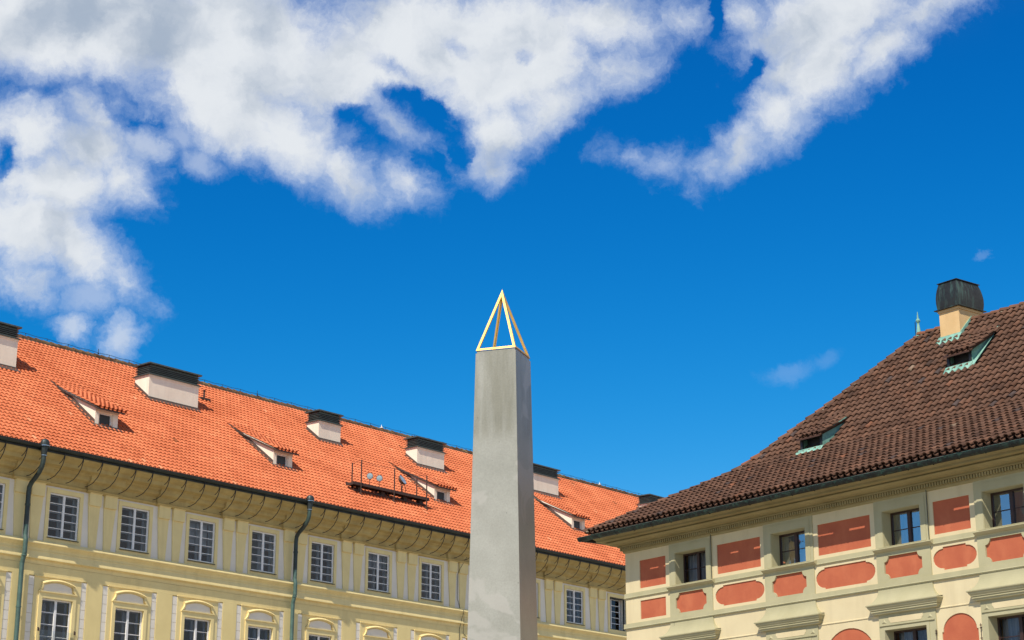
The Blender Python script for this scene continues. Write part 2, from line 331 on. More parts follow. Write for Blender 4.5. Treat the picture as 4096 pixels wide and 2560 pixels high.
def empty(name, loc, rz=0.0):
    o = bpy.data.objects.new(name, None); COL.objects.link(o); o.location = loc; o.rotation_euler = (0, 0, rz); return o
def tag(o, label=None, cat=None, group=None, kind=None):
    if label: o['label'] = label
    if cat: o['category'] = cat
    if group: o['group'] = group
    if kind: o['kind'] = kind
    return o
def copy_part(o, parent, dx=0, dy=0, dz=0):
    c = o.copy(); COL.objects.link(c); c.parent = parent; c.location = (o.location[0]+dx, o.location[1]+dy, o.location[2]+dz)
    for ch in list(o.children):
        g = ch.copy(); COL.objects.link(g); g.parent = c
    return c

# ------------------------------------------------------------------ roof tiling
def prof_at(prof, s):
    for i in range(len(prof)-1):
        (a, b), (c, d) = prof[i], prof[i+1]; l = math.hypot(c-a, d-b)
        if s <= l or i == len(prof)-2:
            t = s/l; return a+(c-a)*t, b+(d-b)*t, (c-a)/l, (d-b)/l
        s -= l
def prof_len(prof): return sum(math.hypot(prof[i+1][0]-prof[i][0], prof[i+1][1]-prof[i][1]) for i in range(len(prof)-1))
def tiles(mb, prof, x0f, x1f, pitch, expo, jit=0.0, seg=6, rndf=random.random, s0=0.0, skip=None, hlo=.050):
    """rows of overlapping barrel tiles with hollow under-tiles; x0f/x1f give the row's ends from the height along the slope"""
    Ln = prof_len(prof); rows = int(Ln/expo)
    expo = Ln/rows
    for j in range(rows):
        sa = j*expo; sb = min(sa+expo*1.13, Ln)
        ya, za, ta, ua = prof_at(prof, max(sa-.02, 0)); yb, zb, tb, ub = prof_at(prof, sb)
        xa, xb = x0f(sa+expo*.5), x1f(sa+expo*.5)
        k0 = math.ceil(xa/pitch); k1 = math.floor(xb/pitch)
        for k in range(k0, k1+1):
            xc = k*pitch
            if skip and skip(xc, ya, za): continue
            jx = random.uniform(-jit, jit); jl = random.uniform(-jit, jit)*1.5; jh = abs(random.uniform(-jit, jit))
            mb.rc = rndf()
            ra, rb = pitch*.355, pitch*.30
            def P(y, z, t, u, x, h, dl=0): return (x, y - u*h + t*dl, z + t*h + u*dl)
            A = []; B = []; C = []
            for q in range(seg+1):
                th = PI*q/seg; c, s_ = math.cos(th), math.sin(th)
                A.append(P(ya, za, ta, ua, xc+jx-c*ra, hlo+jh+s_*ra*.95, jl)); B.append(P(yb, zb, tb, ub, xc-c*rb, .012+s_*rb*.95))
                C.append(P(ya, za, ta, ua, xc+jx-c*(ra-.02), hlo+jh-.012+s_*(ra-.02)*.9, jl+.004))
            n = seg+1; vs = A+B+C; fs = [(q, q+1, n+q+1, n+q) for q in range(seg)] + [(q, 2*n+q, 2*n+q+1, q+1) for q in range(seg)]
            mb.add(vs, fs)
            # under-tile between this cover and the next
            mb.rc = mb.rc*.6 + rndf()*.25
            A = []; B = []
            for q in range(5):
                th = PI*q/4; c, s_ = math.cos(th), math.sin(th); w = pitch*.36
                A.append(P(ya, za, ta, ua, xc+pitch/2-c*w, .050-s_*.070)); B.append(P(yb, zb, tb, ub, xc+pitch/2-c*w, .030-s_*.070))
            mb.add(A+B, [(q, q+1, 5+q+1, 5+q) for q in range(4)])
            if j == 0:   # thickness of the hanging edge
                D = [P(ya, za, ta, ua, xc+pitch/2-math.cos(PI*q/4)*pitch*.36, .018-math.sin(PI*q/4)*.082) for q in range(5)]
                mb.add(A+D, [(q, q+1, 5+q+1, 5+q) for q in range(4)])
    mb.rc = .5
def cap_tiles(mb, pts, r, step, jit=.01, seg=7, rndf=random.random, lift=0.0):
    """half-round ridge or hip tiles along a polyline, each overlapping the last"""
    P = [Vector(p) for p in pts]; seglen = [(P[i+1]-P[i]).length for i in range(len(P)-1)]; tot = sum(seglen)
    def at(s):
        for i, l in enumerate(seglen):
            if s <= l or i == len(seglen)-1: return P[i].lerp(P[i+1], min(s/l, 1.0)), (P[i+1]-P[i]).normalized()
            s -= l
    k = 0
    while k*step < tot:
        a, t = at(k*step); b, _ = at(min(k*step+step*1.15, tot)); t = (b-a).normalized()
        side = t.cross(Vector((0,0,1))).normalized(); up = side.cross(t)
        mb.rc = rndf(); j1 = random.uniform(-jit, jit); j2 = random.uniform(-jit, jit)
        A = [tuple(a + side*(math.cos(PI*q/seg)*r*1.08+j1) + up*(math.sin(PI*q/seg)*r*1.05+.035+lift+j2)) for q in range(seg+1)]
        B = [tuple(b + side*(math.cos(PI*q/seg)*r*.9) + up*(math.sin(PI*q/seg)*r*.9+lift)) for q in range(seg+1)]
        C = [tuple(a + side*(math.cos(PI*q/seg)*(r-.02)+j1) + up*(math.sin(PI*q/seg)*(r-.025)+.03+lift+j2)) for q in range(seg+1)]
        n = seg+1; mb.add(A+B+C, [(q, q+1, n+q+1, n+q) for q in range(seg)]+[(q, 2*n+q, 2*n+q+1, q+1) for q in range(seg)])
        k += 1
    mb.rc = .5

# ================================================================== ground
g = MB(0); g.quad((-3000,-3000,0),(3000,-3000,0),(3000,3000,0),(-3000,3000,0))
tag(g.build('ground', 'paving'), 'pale stone paving of the courtyard', kind='structure')

# ================================================================== PALACE (yellow, orange roof)
A1 = 39.884
d1 = (math.cos(RAD(90-A1)), math.sin(RAD(90-A1)))
X1 = Vector((d1[0], d1[1], 0)); Y1 = Vector((-d1[1], d1[0], 0))
pal = empty('palace', tuple(60*Y1), RAD(90-A1))
tag(pal, 'long yellow palace with bright orange tiled roof, cream chimneys and white windows', 'building')
PX0, PX1 = 28.0, 112.0
WIN1 = [35.8, 39.37, 42.955, 46.545, 50.18, 53.775, 57.43, 61.15, 64.87, 68.62, 72.45, 76.30, 80.15, 84.0, 87.8, 91.6, 95.4]
WW, WZ0, WZ1 = 1.47, 12.84, 14.625     # upper windows
LZ0, LZ1 = 7.95, 10.40                  # lower windows
hol = [(x, x+WW, WZ0, WZ1) for x in WIN1]; hol2 = [(x-.04, x+1.43, LZ0, LZ1) for x in WIN1]
w = MB(); w.wall(PX0, PX1, 12.3, 16.0, hol, 0, .45)
w.build('upper_wall', 'white_plaster', pal)
w = MB(); w.wall(PX0, PX1, -CAM_H, 12.3, hol2, 0, .45)
for a, b in ((PX0, PX0), (PX1, PX1)):
    w.quad((a,0,-CAM_H),(a,18.3,-CAM_H),(a,18.3,16),(a,0,16))
    w.quad((a,-.9,16.1),(a,8.7,23.45),(a,18.3,16.1))
w.quad((PX0,18.3,-CAM_H),(PX1,18.3,-CAM_H),(PX1,18.3,16),(PX0,18.3,16))
w.build('wall', 'yellow_plaster', pal)
# surrounds of the upper windows (part of the relief), herm pilasters
for x in WIN1:
    sur = MB()
    sur.wall(x-.16, x+WW+.16, 12.58, 14.80, [(x, x+WW, WZ0, WZ1)], -.045, .06)
    for a, b, c, d in ((x-.16, x-.16, 12.58, 14.80), (x+WW+.16, x+WW+.16, 12.58, 14.80)):
        sur.quad((a,-.045,c),(a,0,c),(a,0,d),(a,-.045,d))
    sur.quad((x-.16,-.045,14.80),(x+WW+.16,-.045,14.80),(x+WW+.16,0,14.80),(x-.16,0,14.80))
    sur.build('window_surround', 'yellow_trim', pal)
for i in range(len(WIN1)-1):
    c = (WIN1[i]+WW+WIN1[i+1])/2+.04
    for sgn in (-1, 1):
        t0, t1, b0, b1 = (.10, .70, .20, .54) if sgn > 0 else (.10, .68, .20, .54)
        pil = MB()
        top = sorted((c+sgn*t0, c+sgn*t1)); bot = sorted((c+sgn*b0, c+sgn*b1))
        pil.prism([(bot[0],12.58),(bot[1],12.58),(top[1],14.40),(top[0],14.40)], -.05, .0)
        pil.box(top[0]-.01, top[1]+.01, -.12, 0, 14.38, 14.88)
        pil.box(top[0]-.01, top[1]+.01, -.165, 0, 14.881, 14.90)
        pil.build('pilaster', 'yellow_trim', pal)
# main cornice: cove with breaks over the pilasters
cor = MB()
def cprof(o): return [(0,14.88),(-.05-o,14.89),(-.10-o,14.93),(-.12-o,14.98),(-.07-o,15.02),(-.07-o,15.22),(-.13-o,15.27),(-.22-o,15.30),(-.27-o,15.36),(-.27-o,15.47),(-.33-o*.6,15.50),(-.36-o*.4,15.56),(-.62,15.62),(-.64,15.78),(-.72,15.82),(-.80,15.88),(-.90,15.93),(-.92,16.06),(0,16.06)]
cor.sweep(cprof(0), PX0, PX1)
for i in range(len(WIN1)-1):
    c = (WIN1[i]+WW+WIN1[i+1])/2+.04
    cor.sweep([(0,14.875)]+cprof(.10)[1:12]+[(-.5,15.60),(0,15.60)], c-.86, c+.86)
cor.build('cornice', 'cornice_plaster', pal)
# string course between the storeys
sc = MB()
sc.sweep([(0,11.66),(-.05,11.67),(-.05,11.87),(-.175,11.88),(-.175,11.91),(-.125,12.17),(-.14,12.19),(-.11,12.22),(-.11,12.32),(-.16,12.37),(-.21,12.42),(-.265,12.44),(-.28,12.47),(-.27,12.51),(-.16,12.615),(0,12.63)], PX0, PX1)
sc.build('string_course', 'yellow_trim', pal)
# lower storey window dressings
def arch(x0, x1, zb, sag, n=12):
    return [(x0+(x1-x0)*i/n, zb+sag*(1-((2*i/n)-1)**2)) for i in range(n+1)]
for x in WIN1:
    dress = MB(); hood = MB(); lun = MB()
    wl, wr = x-.05, x+1.41; c = (wl+wr)/2
    z1 = 11.22
    # flat raised panel around window, with hole
    dress.wall(c-1.13, c+1.13, LZ0-1, z1, [(wl+.01, wr+.01, LZ0, LZ1)], -.05, .06)
    for a in (c-1.13, c+1.13): dress.quad((a,-.05,LZ0-1),(a,0,LZ0-1),(a,0,z1),(a,-.05,z1))
    dress.quad((c-1.13,-.05,z1),(c+1.13,-.05,z1),(c+1.13,0,z1),(c-1.13,0,z1))
    dress.box(c-1.16, c+1.16, -.10, -.045, z1-.005, z1+.03)
    # inner architrave
    dress.wall(wl-.16, wr+.17, LZ0-1, 10.63, [(wl+.01, wr+.01, LZ0, LZ1)], -.085, .04)
    for a in (wl-.16, wr+.17): dress.quad((a,-.085,LZ0-1),(a,-.05,LZ0-1),(a,-.05,10.63),(a,-.085,10.63))
    dress.box(wl-.19, wr+.20, -.125, -.045, 10.625, 10.67)
    # curved hood
    a0, a1 = c-.76, c+.76
    up = arch(a0-.03, a1+.03, 10.99, .15); lo = arch(a0, a1, 10.93, .14)
    n = len(up)
    for i in range(n-1):
        def hs_(u, l): return [(u[0],-.18,u[1]-.045),(u[0],-.175,u[1]-.025),(u[0],-.10,u[1]+.03),(u[0],-.03,u[1]+.035),(l[0],-.03,l[1]-.03),(l[0],-.12,l[1]),(l[0],-.13,l[1]+.025)]
        hood.loft(hs_(up[i], lo[i]), hs_(up[i+1], lo[i+1]), cap=(i in (0, n-2)))
    # scrolled ears down to the architrave
    for s_ in (-1, 1):
        crv = [(c+s_*(.76+.0*t+.14*t*t), 10.95-.28*t) for t in [q/6 for q in range(7)]]
        for i in range(6):
            (p, q), (p2, q2) = crv[i], crv[i+1]
            hood.loft([(p,-.13,q),(p,-.045,q),(p-s_*.06,-.045,q),(p-s_*.06,-.12,q)], [(p2,-.13,q2),(p2,-.045,q2),(p2-s_*.10,-.045,q2),(p2-s_*.10,-.12,q2)])
    # white lunette
    lo2 = arch(c-.66, c+.66, 10.90, .13)
    lun.add([(c-.70,-.062,10.68),(c+.70,-.062,10.68)]+[(p,-.062,q) for p, q in lo2[::-1]], [tuple(range(2+len(lo2)))])
    # white quoin strips
    for s0 in (c-1.39, c+1.13):
        quo = MB()
        z = 11.20
        while z > LZ0-1:
            quo.box(s0+.004, s0+.256, -.035, .0, z-.352, z-.0); z -= .365
        quo.build('quoin_strip', 'white_plaster', pal)
    d_ = dress.build('window_dressing', 'yellow_trim', pal); hood.build('window_hood', 'yellow_trim', d_); lun.build('lunette', 'white_plaster', d_)
for i in range(len(WIN1)-1):     # raised fields between the quoins
    c0 = WIN1[i]+.68+1.40; c1 = WIN1[i+1]+.68-1.40
    fr = MB(); fr.box(c0, c1, -.05, 0, LZ0-1, 11.239); fr.build('wall_field', 'yellow_plaster', pal)
fr = MB()
fr.sweep([(0,11.24),(-.05,11.24),(-.05,11.69),(0,11.69)], PX0, PX1)
fr.build('frieze', 'yellow_plaster', pal)

def palace_window(x0, x1, z0, z1, rows, y=.035):
    f = MB(); b = .065
    f.box(x0, x0+b, y, y+.09, z0, z1); f.box(x1-b, x1, y, y+.09, z0, z1); f.box(x0+b, x1-b, y, y+.09, z1-b, z1); f.box(x0+b, x1-b, y, y+.09, z0, z0+b*.8)
    c = (x0+x1)/2; f.box(c-.05, c+.05, y-.015, y+.08, z0+b*.8, z1-b)
    zi0, zi1 = z0+b*.8, z1-b
    for k in range(1, rows):
        z = zi0+(zi1-zi0)*k/rows
        f.box(x0+b, c-.05, y+.02, y+.06, z-.014, z+.014); f.box(c+.05, x1-b, y+.02, y+.06, z-.014, z+.014)
    o = f.build('window', 'white_paint', pal)
    p = MB(); p.quad((x0+b,y+.04,zi0),(c-.05,y+.04,zi0),(c-.05,y+.04,zi1),(x0+b,y+.04,zi1)); p.quad((c+.05,y+.04,zi0),(x1-b,y+.04,zi0),(x1-b,y+.04,zi1),(c+.05,y+.04,zi1)); p.build('pane', 'glass_dim', o)
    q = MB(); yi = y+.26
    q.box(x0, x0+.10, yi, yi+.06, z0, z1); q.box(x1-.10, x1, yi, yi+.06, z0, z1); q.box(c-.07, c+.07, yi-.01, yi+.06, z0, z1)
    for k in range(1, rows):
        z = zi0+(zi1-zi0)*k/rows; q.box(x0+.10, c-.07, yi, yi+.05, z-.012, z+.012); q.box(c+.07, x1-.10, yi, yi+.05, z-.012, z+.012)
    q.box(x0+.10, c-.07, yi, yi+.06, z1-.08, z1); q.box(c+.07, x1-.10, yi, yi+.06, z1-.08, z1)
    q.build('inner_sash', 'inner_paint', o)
    s = MB(); s.sweep([(-.10,z0-.055),(.03,z0-.05),(.03,z0),(-.10,z0-.03)], x0-.03, x1+.03); s.build('sill', 'dark_metal', o)
    return o
wu = palace_window(WIN1[0], WIN1[0]+WW, WZ0, WZ1, 5)
OPENW = WIN1[12]
for x in WIN1[1:]:
    if x != OPENW: copy_part(wu, pal, dx=x-WIN1[0])
m = MB(); x0, x1 = OPENW, OPENW+WW      # the window beside the corner house stands open
m.box(x0, x0+.05, .06, .13, WZ0, WZ1); m.box(x1-.05, x1, .06, .13, WZ0, WZ1); m.box(x0+.05, x1-.05, .06, .13, WZ1-.05, WZ1); m.box(x0+.05, x1-.05, .06, .13, WZ0, WZ0+.05)
ow = tag(m.build('window', 'dark_metal', pal), 'open window with its left casement swung inwards')
m = MB(); xa, xb = x0+.52, x1-.10
m.box(xa, xa+.07, .30, .35, WZ0+.06, WZ1-.06); m.box(xb-.06, xb, .30, .35, WZ0+.06, WZ1-.06)
for k in range(6): z = WZ0+.06+(WZ1-WZ0-.15)*k/5; m.box(xa+.07, xb-.06, .31, .34, z, z+.03)
m.build('casement', 'white_paint', ow)
m = MB(); m.quad((xa+.07,.325,WZ0+.08),(xb-.06,.325,WZ0+.08),(xb-.06,.325,WZ1-.08),(xa+.07,.325,WZ1-.08)); m.build('pane', 'glass_dim', ow)
wl_ = palace_window(WIN1[0]-.04, WIN1[0]+1.43, LZ0, LZ1, 5)
for x in WIN1[1:]: copy_part(wl_, pal, dx=x-WIN1[0])
for k, x, fr_ in ((0, WIN1[3], .0), (1, WIN1[7], .35), (2, WIN1[4], .55)):
    if fr_ == 0: continue
    m = MB(); m.box(x+.10, x+WW-.10, .40, .41, WZ1-(WZ1-WZ0)*fr_, WZ1-.02); m.build('blind', 'inner_paint', pal)
for x in (WIN1[2]-.04, WIN1[5]-.04):
    m = MB(); n = 16
    m.add([(x+.08+.5*i/n, .42+.02*math.sin(i*2.1), z) for z in (LZ0+.1, LZ1-.1) for i in range(n+1)], [(i, i+1, n+2+i, n+1+i) for i in range(n)]); m.build('curtain', 'curtain', pal)
# shelves and boxes inside two windows
bx = MB(); bx.box(54.65, 55.10, .55, .9, 12.85, 14.4); bx.build('cupboard', 'inner_paint', pal)
gr = MB()   # glass guard rail low in the leftmost full window
gr.quad((42.83,-.13,8.2),(44.50,-.13,8.2),(44.50,-.13,9.15),(42.83,-.13,9.15))
gr.build('glass_guard', 'glass_dim', pal)
gk = MB()
for x in (42.80, 44.53): gk.tube([(x,0,9.20),(x,-.12,9.22),(x,-.15,9.14)], .02, 6); gk.box(x-.03, x+.03, -.16, -.12, 9.08, 9.2)
gk.build('rail_clamp', 'rust_iron', pal)

# roof
TANP = .76
def rz(y): return 16.25 + TANP*(y+.9)
RY = 8.72; RZ = rz(RY)
prof = [(-1.0, rz(-1.0)), (RY, RZ)]
roof = MB()
DORM = [(35.0,2),(46.17,1.70),(56.43,1.68),(67.68,1.76),(79.47,2.05),(90.7,1.9)]
DW = 1.16
def skip1(x, y, z):
    for dx, dy in DORM:
        if dx+.06 < x < dx+DW-.06 and dy+.25 < y < dy+2.4: return True
    return False
def orr():
    v = random.gauss(.55, .17); v = min(max(v, .02), .9)
    u = random.random()
    return .97 if u > .996 else (1.0 if u < .0012 else v)
tiles(roof, prof, lambda s: PX0, lambda s: PX1, .2285, .345, jit=.004, rndf=orr, skip=skip1)
roof.cur = 1; o_ = .085
roof.quad((PX0,-1.0,rz(-1.0)-o_),(PX1,-1.0,rz(-1.0)-o_),(PX1,RY,RZ-o_),(PX0,RY,RZ-o_))
roof.cur = 2
roof.quad((PX0,RY,RZ),(PX1,RY,RZ),(PX1,18.4,16.0),(PX0,18.4,16.0))
roof.build('roof', ['orange_tile', 'roof_board', 'back_roof'], pal)
rt = MB(); cap_tiles(rt, [(PX0,RY,RZ+.03),(PX1,RY,RZ+.03)], .165, .42, jit=.02)
rt.cur = 1
rt.box(PX0, PX1, RY-.145, RY+.145, RZ-.06, RZ+.08)
rt.build('ridge', ['ridge_tile', 'mortar'], pal)
# lightning wire with holders on the ridge
lw = MB(); x = PX0; pts = []
while x < PX1:
    pts.append((x, RY, RZ+.335)); lw.tube([(x,RY,RZ+.12),(x,RY,RZ+.345)], .014, 5)
    pts.append((x+.6, RY, RZ+.30)); x += 1.2
lw.tube(pts, .011, 5); lw.build('lightning_wire', 'dark_metal', pal)
for x in (51.35, 61.57, 86.2):
    m = MB(); m.tube([(x,RY,RZ+.1),(x,RY,RZ+.50)], .014, 6); m.lathe((x,RY,RZ+.26), [(.0,.06),(.035,.03),(.035,-.01),(.0,-.03)], 8); m.build('lightning_rod', 'black_metal', pal)
for x in (70.88, 90.95):
    m = MB(); m.lathe((x,RY,RZ+.23), [(.0,.22),(.015,.12),(.03,.10),(.035,.06),(.10,.02),(.10,.0),(.03,-.02),(.03,-.10)], 12); m.build('ridge_vent', 'white_paint', pal)
# gutter
gt = MB()
ring = [(-1.06+.105*math.cos(a), 16.165+.105*math.sin(a)) for a in [PI+PI*q/8 for q in range(9)]]
ring += [(-1.06+.09*math.cos(a), 16.165+.09*math.sin(a)) for a in [2*PI-PI*q/8 for q in range(9)]]
gt.sweep(ring, PX0, PX1); gt.tube([(PX0,-1.165,16.17),(PX1,-1.165,16.17)], .014, 6)
gt.box(PX0, PX1, -.955, -.925, 15.98, 16.16)
gutter = gt.build('gutter', 'dark_metal', pal)
# curved iron stays under the gutter
st = MB()
def stay(m, x):
    m.tube([(x,-1.02,16.06),(x-.01,-1.0,15.85),(x-.03,-.93,15.6),(x-.06,-.80,15.38),(x-.11,-.58,15.17),(x-.17,-.36,15.07),(x-.20,-.2,15.05)], .017, 6)
    m.tube([(x,-1.0,16.0),(x-.03,-.97,15.85),(x-.07,-.9,15.72),(x-.10,-.80,15.64)], .016, 6)
stay(st, 0); st0 = None
hx = 30.1; hooks = []
while hx < 100: hooks.append(hx); hx += .905
for i, x in enumerate(hooks):
    if i == 0: st0 = st.build('gutter_stay', 'black_metal', pal); st0.location = (x, 0, 0)
    else:
        c = st0.copy(); COL.objects.link(c); c.parent = pal; c.location = (x+random.uniform(-.03,.03), 0, 0); c.rotation_euler = (0, random.uniform(-.03,.03)*.2, random.uniform(-.02,.02)*.1)
# downpipes
for x in (41.73, 56.19, 71.2, 86.5):
    m = MB()
    m.tube([(x,-1.12,15.78),(x,-1.12,15.60),(x,-1.10,15.45),(x,-1.04,15.30),(x,-.93,15.14),(x,-.72,14.95),(x,-.46,14.76),(x,-.34,14.60),(x,-.31,14.38),(x,-.31,13.1)], .095, 12)
    for z in (13.9,): m.tube([(x,-.31,z-.04),(x,-.31,z+.04)], .112, 12)
    p = m.build('downpipe', 'shaded_pipe', pal, smooth=False)
    m = MB(); m.tube([(x,-.31,13.1),(x,-.31,12.70),(x,-.33,12.62),(x,-.36,12.5),(x,-.36,12.0),(x,-.30,11.8),(x,-.24,11.6),(x,-.24,-1.5)], .092, 12)
    for z in (11.9, 9.9, 7.6): m.tube([(x,-.24 if z<11.5 else -.34,z-.03),(x,-.24 if z<11.5 else -.34,z+.03)], .108, 12)
    m.build('lower_pipe', 'lit_patina_pipe', p)
    m = MB(); m.tube([(x,-1.12,15.70),(x,-1.12,16.02)], [.10,.135], 14); m.tube([(x,-1.12,16.02),(x,-1.12,16.14)], [.135,.14], 14)
    m.lathe((x,-1.14,16.14), [(.185,-.01),(.19,.04),(.18,.13),(.15,.21),(.09,.26),(0,.275)], 16)
    m.build('rain_hopper', 'dark_metal', p)
    m = MB(); m.lathe((x,-1.14,16.14), [(.17,-.02),(.198,-.02),(.198,.0),(.17,.0)], 16); m.lathe((x,-1.12,15.75), [(.10,-.01),(.118,-.01),(.118,.01),(.1,.01)], 14); m.build('solder_ring', 'lamp_metal', p)
# thin cable by the obelisk
m = MB(); m.tube([(68.12,-.17,15.30),(67.57,-.16,14.59),(67.52,-.03,14.3),(67.53,-.03,13.1),(67.70,-.05,12.65),(67.72,-.3,12.5),(67.70,-.18,12.1),(67.66,-.07,11.6),(67.62,-.06,9.0)], .012, 5)
m.tube([(67.74,-.28,12.4),(67.86,-.18,12.0),(67.95,-.07,11.4),(68.19,-.06,11.3),(68.15,-.06,9.0)], .010, 5)
m.build('wall_cable', 'black_metal', pal)

def chimney(x0, x1, y0, y1, ztop):
    zb = rz(y0)-.15
    m = MB(); m.box(x0, x1, y0, y1, zb, ztop-.10); m.box(x0-.025, x1+.025, y0-.025, y1+.025, ztop-.10, ztop-.01)
    c = m.build('chimney', 'chimney_plaster', pal)
    m = MB(); h = .16      # brown flashing following the roof slope
    m.box(x0-.03, x1+.03, y0-.035, y0-.003, zb, rz(y0)+.19)
    m.add([(x0-.05,y0-.22,rz(y0-.22)+.13),(x1+.05,y0-.22,rz(y0-.22)+.13),(x1+.05,y0-.03,rz(y0)+.13),(x0-.05,y0-.03,rz(y0)+.13)], [(0,1,2,3)])
    for xs, s_ in ((x0, -1), (x1, 1)):
        a = xs+s_*.003; b = xs+s_*.03
        m.loft([(a,y0,rz(y0)+.02),(a,y1,rz(y1)+.02),(a,y1,rz(y1)+.24),(a,y0,rz(y0)+.24)], [(b,y0,rz(y0)+.02),(b,y1,rz(y1)+.02),(b,y1,rz(y1)+.24),(b,y0,rz(y0)+.24)])
        m.quad((b,y0-.2,rz(y0-.2)+.115),(b+s_*.14,y0-.2,rz(y0-.2)+.11),(b+s_*.14,y1,rz(y1)+.11),(b,y1,rz(y1)+.115))
    m.build('flashing', 'brown_flashing', c)
    m = MB()
    m.box(x0-.10, x1+.10, y0-.10, y1+.10, ztop-.01, ztop+.02)
    for k in range(5):
        z = ztop+.055+k*.082
        for (a, b, c_, d) in ((x0-.01, x1+.01, y0-.01, y0+.05), (x0-.01, x1+.01, y1-.05, y1+.01)):
            m.loft([(a,c_-.0,z),(b,c_,z),(b,d,z+.02),(a,d,z+.02)], [(a,c_,z+.028),(b,c_,z+.028),(b,d,z+.045),(a,d,z+.045)])
        m.box(x0-.012, x0+.04, y0+.05, y1-.05, z, z+.032); m.box(x1-.04, x1+.012, y0+.05, y1-.05, z, z+.032)
    m.build('louvre', 'louvre_metal', c)
    m = MB(); m.box(x0+.06, x1-.06, y0+.06, y1-.06, ztop+.021, ztop+.42); m.build('louvre_core', 'black_metal', c)  # black core put in for the shade between the slats
    m = MB(); e = .10; zt = ztop+.50; cx0, cx1 = x0-e, x1+e; cy0, cy1 = y0-e, y1+e
    m.box(x0+.05, x1-.05, y0+.05, y1-.05, ztop+.42, zt)
    m.loft([(cx0,cy0,zt),(cx1,cy0,zt),(cx1,cy1,zt),(cx0,cy1,zt)], [(cx0,cy0,zt+.07),(cx1,cy0,zt+.07),(cx1,cy1,zt+.07),(cx0,cy1,zt+.07)])
    ym = (cy0+cy1)/2
    m.loft([(cx0+.01,cy0+.01,zt+.07),(cx1-.01,cy0+.01,zt+.07),(cx1-.01,cy1-.01,zt+.07),(cx0+.01,cy1-.01,zt+.07)], [(cx0+.3,ym-.2,zt+.15),(cx1-.3,ym-.2,zt+.15),(cx1-.3,ym+.2,zt+.15),(cx0+.3,ym+.2,zt+.15)])
    m.build('cap', 'louvre_metal', c)
    return c
chimney(41.6, 44.36, 5.11, 6.0, 22.27)
chimney(51.95, 54.95, 5.51, 6.55, 22.38)
chimney(63.03, 64.60, 5.57, 6.45, 22.25)
chimney(70.22, 72.40, 5.36, 6.20, 22.12)
chimney(80.4, 82.85, 5.65, 6.6, 22.40)
chimney(92.6, 96.2, 6.0, 6.9, 22.52)

def dormer_palace(x0, y0):
    x1 = x0+DW; zb = rz(y0); ze = zb+.86
    yr = y0+3.15; zr = rz(yr)
    def zroof(y): return ze+(y-y0)*(zr+.02-ze)/(yr-y0)
    m = MB()
    # front wall with window hole and cheeks
    m.wall(x0, x1, zb-.02, ze, [(x0+.22, x1-.30, zb+.10, zb+.60)], y0, .18)
    for x in (x0, x1):
        m.add([(x,y0,zb-.1),(x,y0,ze),(x,yr,zr)], [(0,1,2)])
    m.box(x0-.03, x1+.03, y0-.05, y0-.003, zb+.66, ze)           # fascia band
    m.box(x0-.02, x0+.16, y0-.03, y0-.003, zb, zb+.66); m.box(x1-.24, x1+.02, y0-.03, y0-.003, zb, zb+.66)
    d = m.build('dormer', 'chimney_plaster', pal)
    # cheek boards: light verge under the tiles
    m = MB()
    for x, s_ in ((x0, -1), (x1, 1)):
        a = x+s_*.035; b = x+s_*.003
        m.loft([(b,y0-.02,ze-.16),(b,yr-.35,zroof(yr-.35)-.10),(b,yr-.2,zroof(yr-.2)),(b,y0-.02,ze)], [(a,y0-.02,ze-.16),(a,yr-.35,zroof(yr-.35)-.10),(a,yr-.2,zroof(yr-.2)),(a,y0-.02,ze)])
    m.build('verge_board', 'chimney_plaster', d)
    m = MB()
    for x, s_ in ((x0, -1), (x1, 1)):
        a = x+s_*.004; b = x+s_*.035
        L1 = [(y0-.02, rz(y0)+.05), (yr-.1, rz(yr-.1)+.08), (yr-.3, rz(yr-.3)+.26), (y0-.02, rz(y0)+.26)]
        m.loft([(a,y,z) for y, z in L1], [(b,y,z) for y, z in L1])
        m.quad((b,y0-.2,rz(y0-.2)+.115),(b+s_*.13,y0-.2,rz(y0-.2)+.11),(b+s_*.13,yr,rz(yr)+.11),(b,yr,rz(yr)+.115))
    m.quad((x0-.05,y0-.28,rz(y0-.28)+.12),(x1+.16,y0-.28,rz(y0-.28)+.12),(x1+.1,y0-.03,rz(y0)+.10),(x0-.05,y0-.03,rz(y0)+.10))
    m.build('flashing', 'brown_flashing', d)
    # tiled lid with slight sag
    m = MB(); pr = [(y0-.30, ze-.10), (y0+.6, zroof(y0+.6)+.02), (yr-.9, zroof(yr-.9)-.03), (yr+.35, rz(yr+.35)+.03)]
    tiles(m, pr, lambda s: x0-.12, lambda s: x1+.22, .2285, .335, jit=.004, rndf=lambda: orr()*.85)
    m.cur = 1
    for i in range(len(pr)-1):
        (a, b), (c, e) = pr[i], pr[i+1]
        m.loft([(x0-.13,a,b-.09),(x1+.20,a,b-.09),(x1+.20,c,e-.09),(x0-.13,c,e-.09)], [(x0-.13,a,b-.03),(x1+.20,a,b-.03),(x1+.20,c,e-.03),(x0-.13,c,e-.03)])
    m.build('dormer_roof', ['orange_tile', 'rust_iron'], d)
    m = MB(); wx0, wx1, wz0, wz1 = x0+.22, x1-.30, zb+.10, zb+.60
    m.box(wx0, wx0+.035, y0+.05, y0+.10, wz0, wz1); m.box(wx1-.035, wx1, y0+.05, y0+.10, wz0, wz1); m.box(wx0+.035, wx1-.035, y0+.05, y0+.10, wz1-.035, wz1); m.box(wx0+.035, wx1-.035, y0+.05, y0+.10, wz0, wz0+.035)
    m.build('dormer_window', 'white_paint', d)
    m = MB(); m.box(wx0+.035, wx1-.035, y0+.07, y0+.08, wz0+.035, wz1-.035); m.build('dormer_pane', 'black_metal', d)
    return d
for x, y in DORM[1:]: dormer_palace(x, y)
